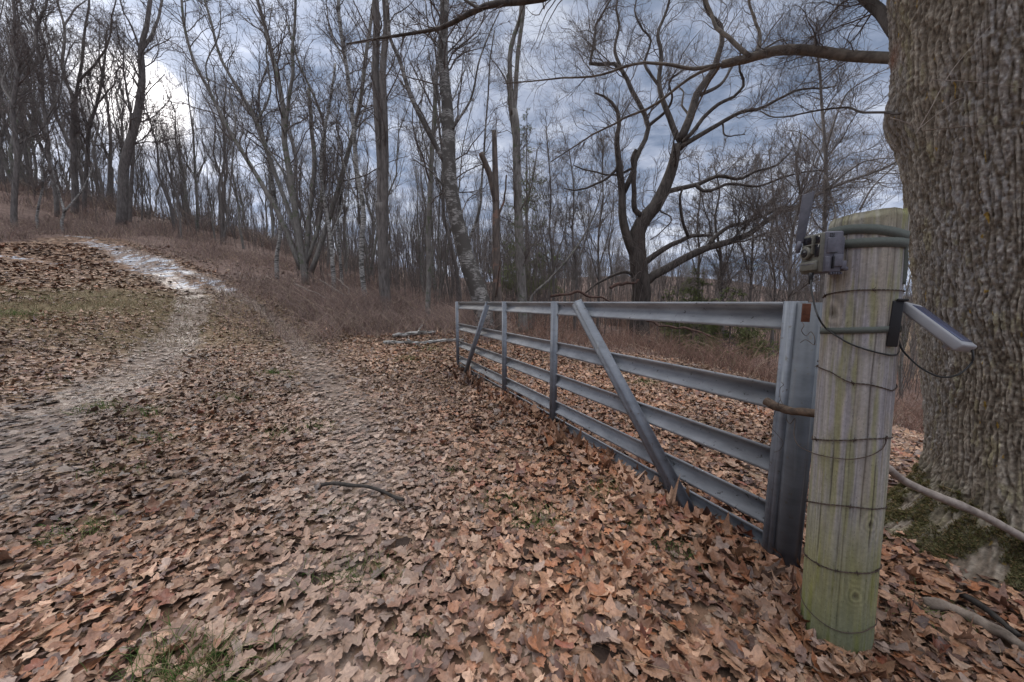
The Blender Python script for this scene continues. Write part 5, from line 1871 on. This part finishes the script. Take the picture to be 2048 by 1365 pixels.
# ------------------------------------------------------------------ the wood: countable trees copied from a few grown ones
def proto_arrays(seed, Ht, kind):
    rng = np.random.default_rng(seed)
    S = 16
    s = np.linspace(0, 1, S)
    n0 = {'pole': 1, 'fork': 2, 'multi': 3}[kind]
    trunks, rad = [], []
    for i in range(n0):
        lean = rng.normal(size=2) * (.04 if kind == 'pole' else .10)
        wig = np.stack([np.interp(s, np.linspace(0, 1, 6), rng.normal(size=6)) for _ in range(2)], 1) * Ht * .012
        wig -= wig[0]
        h = Ht * rng.uniform(.85, 1.0)
        trunks.append(np.stack([lean[0] * s ** 1.4 * h + wig[:, 0], lean[1] * s ** 1.4 * h + wig[:, 1], -.4 + s * h], 1))
        rad.append(Ht * .0095 * (1 if n0 == 1 else .75) * (1 - .86 * s))
    Pt, Rt = np.array(trunks), np.array(rad)
    nb = int({'pole': 16, 'fork': 20, 'multi': 22}[kind])
    B1, R1 = grow(Pt, Rt, nb, .36, .55, .55, 12, rng, up=.42, wander=.12, tmin=.28, rmin=.015)
    B2, R2 = grow(np.concatenate([B1]), np.concatenate([R1]), nb * 8, .48, .55, .62, 8, rng, up=.25, wander=.16, tmin=.12, rmin=.008)
    B3, R3 = grow(B2, R2, nb * 26, .55, .6, .65, 6, rng, up=.2, wander=.2, tmin=.1, rmin=.005)
    B4, R4 = grow(B3, R3, nb * 60, .6, .7, .6, 4, rng, up=.2, wander=.2, tmin=.1, rmin=.004)
    return (Pt, Rt), (B1, R1), (B2, R2), (B3, R3), (B4, R4)


def make_proto(seed, Ht, kind, mat):
    t0, t1, t2, t3, t4 = proto_arrays(seed, Ht, kind)
    a = tubes(*t0, 9)
    b = tubes(*t1, 5)
    c = tubes(*t2, 4)
    d = tubes(*t3, 3)
    e = tubes(*t4, 3)
    root = empty('bare_tree', (0, 0, 0))
    build('trunk', [a, b], mat, root)
    build('crown', [c, d, e], M_TWIG, root)
    return root


PROTOS = [make_proto(200 + i, h, k, m) for i, (h, k, m) in enumerate([(17, 'pole', M_BARK), (19, 'pole', M_BARK), (15, 'fork', M_BARK), (18, 'fork', M_BARKL), (14, 'multi', M_BARKL), (16, 'pole', M_BARKL), (12, 'multi', M_BARK)])]
_used = [False] * len(PROTOS)


def place(i, x, y, sc, rz, label, group):
    src = PROTOS[i]
    if not _used[i]:
        o = src
        _used[i] = True
    else:
        o = src.copy()
        COL.objects.link(o)
        for ch in src.children:
            c = ch.copy()
            COL.objects.link(c)
            c.parent = o
    o.location = (x, y, float(H(x, y)) - .05)
    o.scale = (sc, sc, sc)
    o.rotation_euler = (0, 0, rz)
    tag(o, label, 'tree', group)


LANDMARKS = {
    'crest': ('on the crest', [(-400, 'before the wavy tree at the edge'), (30, 'between wavy edge tree and bent-stemmed tree'), (92, 'between bent-stemmed and wide-forked trees'), (150, 'between wide-forked tree and sunward tree'),
                              (264, 'just right of the big tree by the glare'), (350, 'left of the fan-shaped birches, past the glare')]),
    'clump': ('on the slope', [(-400, 'seen left of the fan-shaped clump'), (480, 'seen through the left half of the clump'), (606, 'seen right of the fan-shaped clump')]),
    'gate': ('in the wood', [(-400, 'left of the twin-stemmed tree'), (768, 'between twin-stemmed and slim dark trees'), (862, 'between slim dark tree and snag'), (992, 'between the snag and the evergreen'), (1045, 'right of the evergreen')]),
    'oak': ('in the hollow', [(-400, 'above the second gate upright'), (1150, 'above the top of the long brace'), (1220, 'behind the left of the oak'), (1285, 'behind the right of the oak trunk'), (1350, 'under the right limbs of the oak'), (1440, 'above the middle of the top rail'), (1520, 'above the hinge end of the top rail')]),
    'post': ('in the hollow', [(-400, 'behind the trail camera'), (1680, 'behind the head of the wooden post'), (1760, 'between wooden post and big trunk')]),
}
ORD = 'first second third fourth fifth sixth seventh eighth ninth tenth eleventh twelfth thirteenth fourteenth fifteenth sixteenth seventeenth eighteenth nineteenth twentieth'.split() + ['twenty-' + w for w in 'first second third fourth fifth sixth seventh eighth ninth'.split()]
KIND_WORD = {0: 'bare pole tree', 1: 'tall bare pole tree', 2: 'forked bare tree', 3: 'pale forked tree', 4: 'pale multi-stemmed tree', 5: 'pale pole tree', 6: 'low multi-stemmed tree'}


def wood(n, pxr, Yr, scr, key, group, seed, kinds=None, mind=1.3, size=None):
    rng = np.random.default_rng(seed)
    pts = []
    tries = 0
    while len(pts) < n and tries < 20000:
        tries += 1
        px = rng.uniform(*pxr)
        y = Yr[0] + (Yr[1] - Yr[0]) * rng.random()
        x = (px - W0 / 2) / F * y
        if any((x - a) ** 2 + (y - b) ** 2 < mind ** 2 for a, b, *_ in pts):
            continue
        k = int(rng.choice(kinds if kinds is not None else len(PROTOS)))
        sc = rng.uniform(*scr)
        if size is not None:
            sc *= size(px, y)
        pts.append((x, y, px, k, sc, rng.uniform(0, 6.28)))
    where, marks = LANDMARKS[key]
    pts.sort(key=lambda q: q[2])
    count = {}
    for x, y, px, k, sc, rz in pts:
        m = [i for i, (v, _) in enumerate(marks) if px >= v][-1]
        c = count.get((m, k), 0)
        count[(m, k)] = c + 1
        tot = sum(1 for q in pts if q[3] == k and [i for i, (v, _) in enumerate(marks) if q[2] >= v][-1] == m)
        lab = KIND_WORD[k] + ' ' + where + ' ' + marks[m][1] if tot == 1 else ORD[c] + ' ' + KIND_WORD[k] + ' from left ' + marks[m][1]
        place(k, x, y, sc, rz, lab, group)


def glare(px, y):
    return 1 - .45 * math.exp(-((px - 338) / 62) ** 4)


wood(82, (-140, 470), (27, 46), (.55, 1.05), 'crest', 'trees along the hill crest', 301, (0, 1, 2, 3, 5), size=glare)
wood(30, (300, 700), (22, 50), (.45, .85), 'clump', 'trees behind the birch clump', 302, size=glare)
wood(50, (640, 1090), (17, 60), (.4, .85), 'gate', 'trees behind the gate end', 303)
wood(64, (1090, 1600), (17, 60), (.30, .60), 'oak', 'trees in the hollow behind the oak', 304)
wood(18, (1600, 1900), (14, 40), (.35, .6), 'post', 'trees in the hollow behind the post', 305, (0, 2, 4, 5))


# ------------------------------------------------------------------ evergreens
def conifer(px, Y, Ht, label, seed, dens=1.0, wide=.24, col=None, group=None):
    rng = np.random.default_rng(seed)
    x = (px - W0 / 2) / F * Y
    z = float(H(x, Y))
    root = empty('evergreen_tree', (x, Y, z))
    tag(root, label, 'evergreen tree', group)
    S = 14
    s = np.linspace(0, 1, S)
    T = np.stack([s * 0, s * 0, s * Ht - .2], 1)[None]
    v, f = tubes(T, (Ht * .011 * (1 - .9 * s))[None], 8)
    build('trunk', [(v, f)], M_BARK, root)
    n = int(Ht * 16 * dens)
    tt = rng.uniform(.12, .98, n)
    a = rng.uniform(0, 6.28, n)
    ln = Ht * wide * (1 - tt) ** .8 * rng.uniform(.6, 1.1, n) + .15
    q = np.linspace(0, 1, 7)
    C = np.zeros((n, 7, 3))
    C[:, :, 0] = np.cos(a)[:, None] * ln[:, None] * q
    C[:, :, 1] = np.sin(a)[:, None] * ln[:, None] * q
    C[:, :, 2] = (tt * Ht)[:, None] - ln[:, None] * (.28 * q - .12 * q ** 3)
    C[:, 1:] += rng.normal(size=(n, 6, 3)) * .03
    R = np.full((n, 7), .014) * (1 - .7 * q)
    v1 = tubes(C, R, 4)
    D, Dr = grow(C, R, n * 9, .30, .6, .8, 4, rng, up=-.05, wander=.15, tmin=.15, rmin=.006)
    E, Er = grow(D, Dr * 0 + .01, n * 100, .55, .9, .9, 3, rng, up=.05, wander=.1, tmin=.05, lmin=.08, lmax=.24, rmin=.013)
    build('branches', [v1, tubes(D, Dr, 3)], M_TWIG, root)
    build('crown', [tubes(E, Er, 3)], M_NEEDLE, root)


conifer(1052, 24, 13.5, 'tall dark evergreen behind the crooked trunk near the far gate end', 401, .55, .20)
conifer(1385, 15.5, 3.9, 'low bushy young pine beyond the gate, nearer the oak', 402, 1.3, .42)
conifer(1462, 12.5, 3.0, 'low spreading young pine beyond the hinge half of the gate', 403, 1.5, .62)
conifer(1340, 19, 3.2, 'small faint evergreen hard by the right of the oak trunk', 404, 1.0, .4)



# ------------------------------------------------------------------ whippy saplings standing too thick to count
def saplings():
    rng = np.random.default_rng(909)
    n = 2300
    u = rng.random(n)
    px = np.where(u < .30, rng.uniform(-150, 640, n), np.where(u < .62, rng.uniform(600, 1100, n), rng.uniform(1060, 1900, n)))
    y = np.where(u < .30, rng.uniform(24, 48, n), np.where(u < .62, rng.uniform(14, 42, n), rng.uniform(12, 48, n)))
    x = (px - W0 / 2) / F * y
    a, b = brush_mask(x, y)
    ok = (a | b) & (np.hypot(x - 2.8, y - 1.7) > 2)
    x, y, px = x[ok], y[ok], px[ok]
    n = len(x)
    h = rng.uniform(1.8, 6.5, n) * np.where(px < 560, .8, 1)
    C, R = blades(x, y, h, .006 + .0022 * h + .00012 * y, .22, rng, 8)
    C[:, 1:, :2] += np.cumsum(rng.normal(size=(n, 7, 2)) * .05, 1)
    T, TR = grow(C, R, n * 7, .34, .55, .6, 6, rng, up=.35, wander=.14, tmin=.25, rmin=.0045)
    T2, TR2 = grow(T, TR, n * 16, .5, .7, .6, 4, rng, up=.25, wander=.16, tmin=.1, rmin=.0035)
    o = build('sapling_thicket', [tubes(C, R, 4), tubes(T, TR, 3), tubes(T2, TR2, 3)], M_TWIG)
    tag(o, kind='stuff')


saplings()


# ------------------------------------------------------------------ far-off wood: reads as one mass
def far_wood():
    rng = np.random.default_rng(77)
    parts_base = []
    for sd in range(5):
        r2 = np.random.default_rng(500 + sd)
        S = 8
        s = np.linspace(0, 1, S)
        h = 12.0
        T = np.stack([s * 0 + np.cumsum(r2.normal(size=S)) * .12, np.cumsum(r2.normal(size=S)) * .12, s * h - .5], 1)[None]
        R = (.13 * (1 - .85 * s))[None]
        B, Br = grow(T, R, 16, .34, .5, .5, 6, r2, up=.4, wander=.12, tmin=.2, rmin=.03)
        C, Cr = grow(B, Br, 90, .55, .6, .6, 4, r2, up=.25, wander=.15, tmin=.1, rmin=.022)
        D, Dr = grow(C, Cr, 260, .6, .7, .6, 3, r2, up=.2, wander=.15, tmin=.1, rmin=.016)
        a, b, c, d = tubes(T, R, 4), tubes(B, Br, 3), tubes(C, Cr, 3), tubes(D, Dr, 3)
        parts_base.append([a, b, c, d])
    parts = []
    n = 0
    while n < 820:
        u = rng.random()
        if u < .22:
            px, y = rng.uniform(-300, 640), rng.uniform(44, 75)
        elif u < .50:
            px, y = rng.uniform(560, 1150), rng.uniform(50, 130)
        else:
            px, y = rng.uniform(1050, 2000), rng.uniform(48, 165)
        x = (px - W0 / 2) / F * y
        z = float(H(x, y))
        k = rng.integers(5)
        sc = rng.uniform(.4, .85) * (1.0 if y < 80 else 1.2) * (glare(px, y) if px < 600 else 1)
        if px > 1050:
            sc *= .68
        a = rng.uniform(0, 6.28)
        M = np.array([[np.cos(a), -np.sin(a), 0], [np.sin(a), np.cos(a), 0], [0, 0, 1]]) * sc
        for v, f in parts_base[k]:
            parts.append((v @ M.T + np.array((x, y, z)), f))
        n += 1
    o = build('distant_woods', parts, M_TWIG)
    tag(o, kind='stuff')


far_wood()
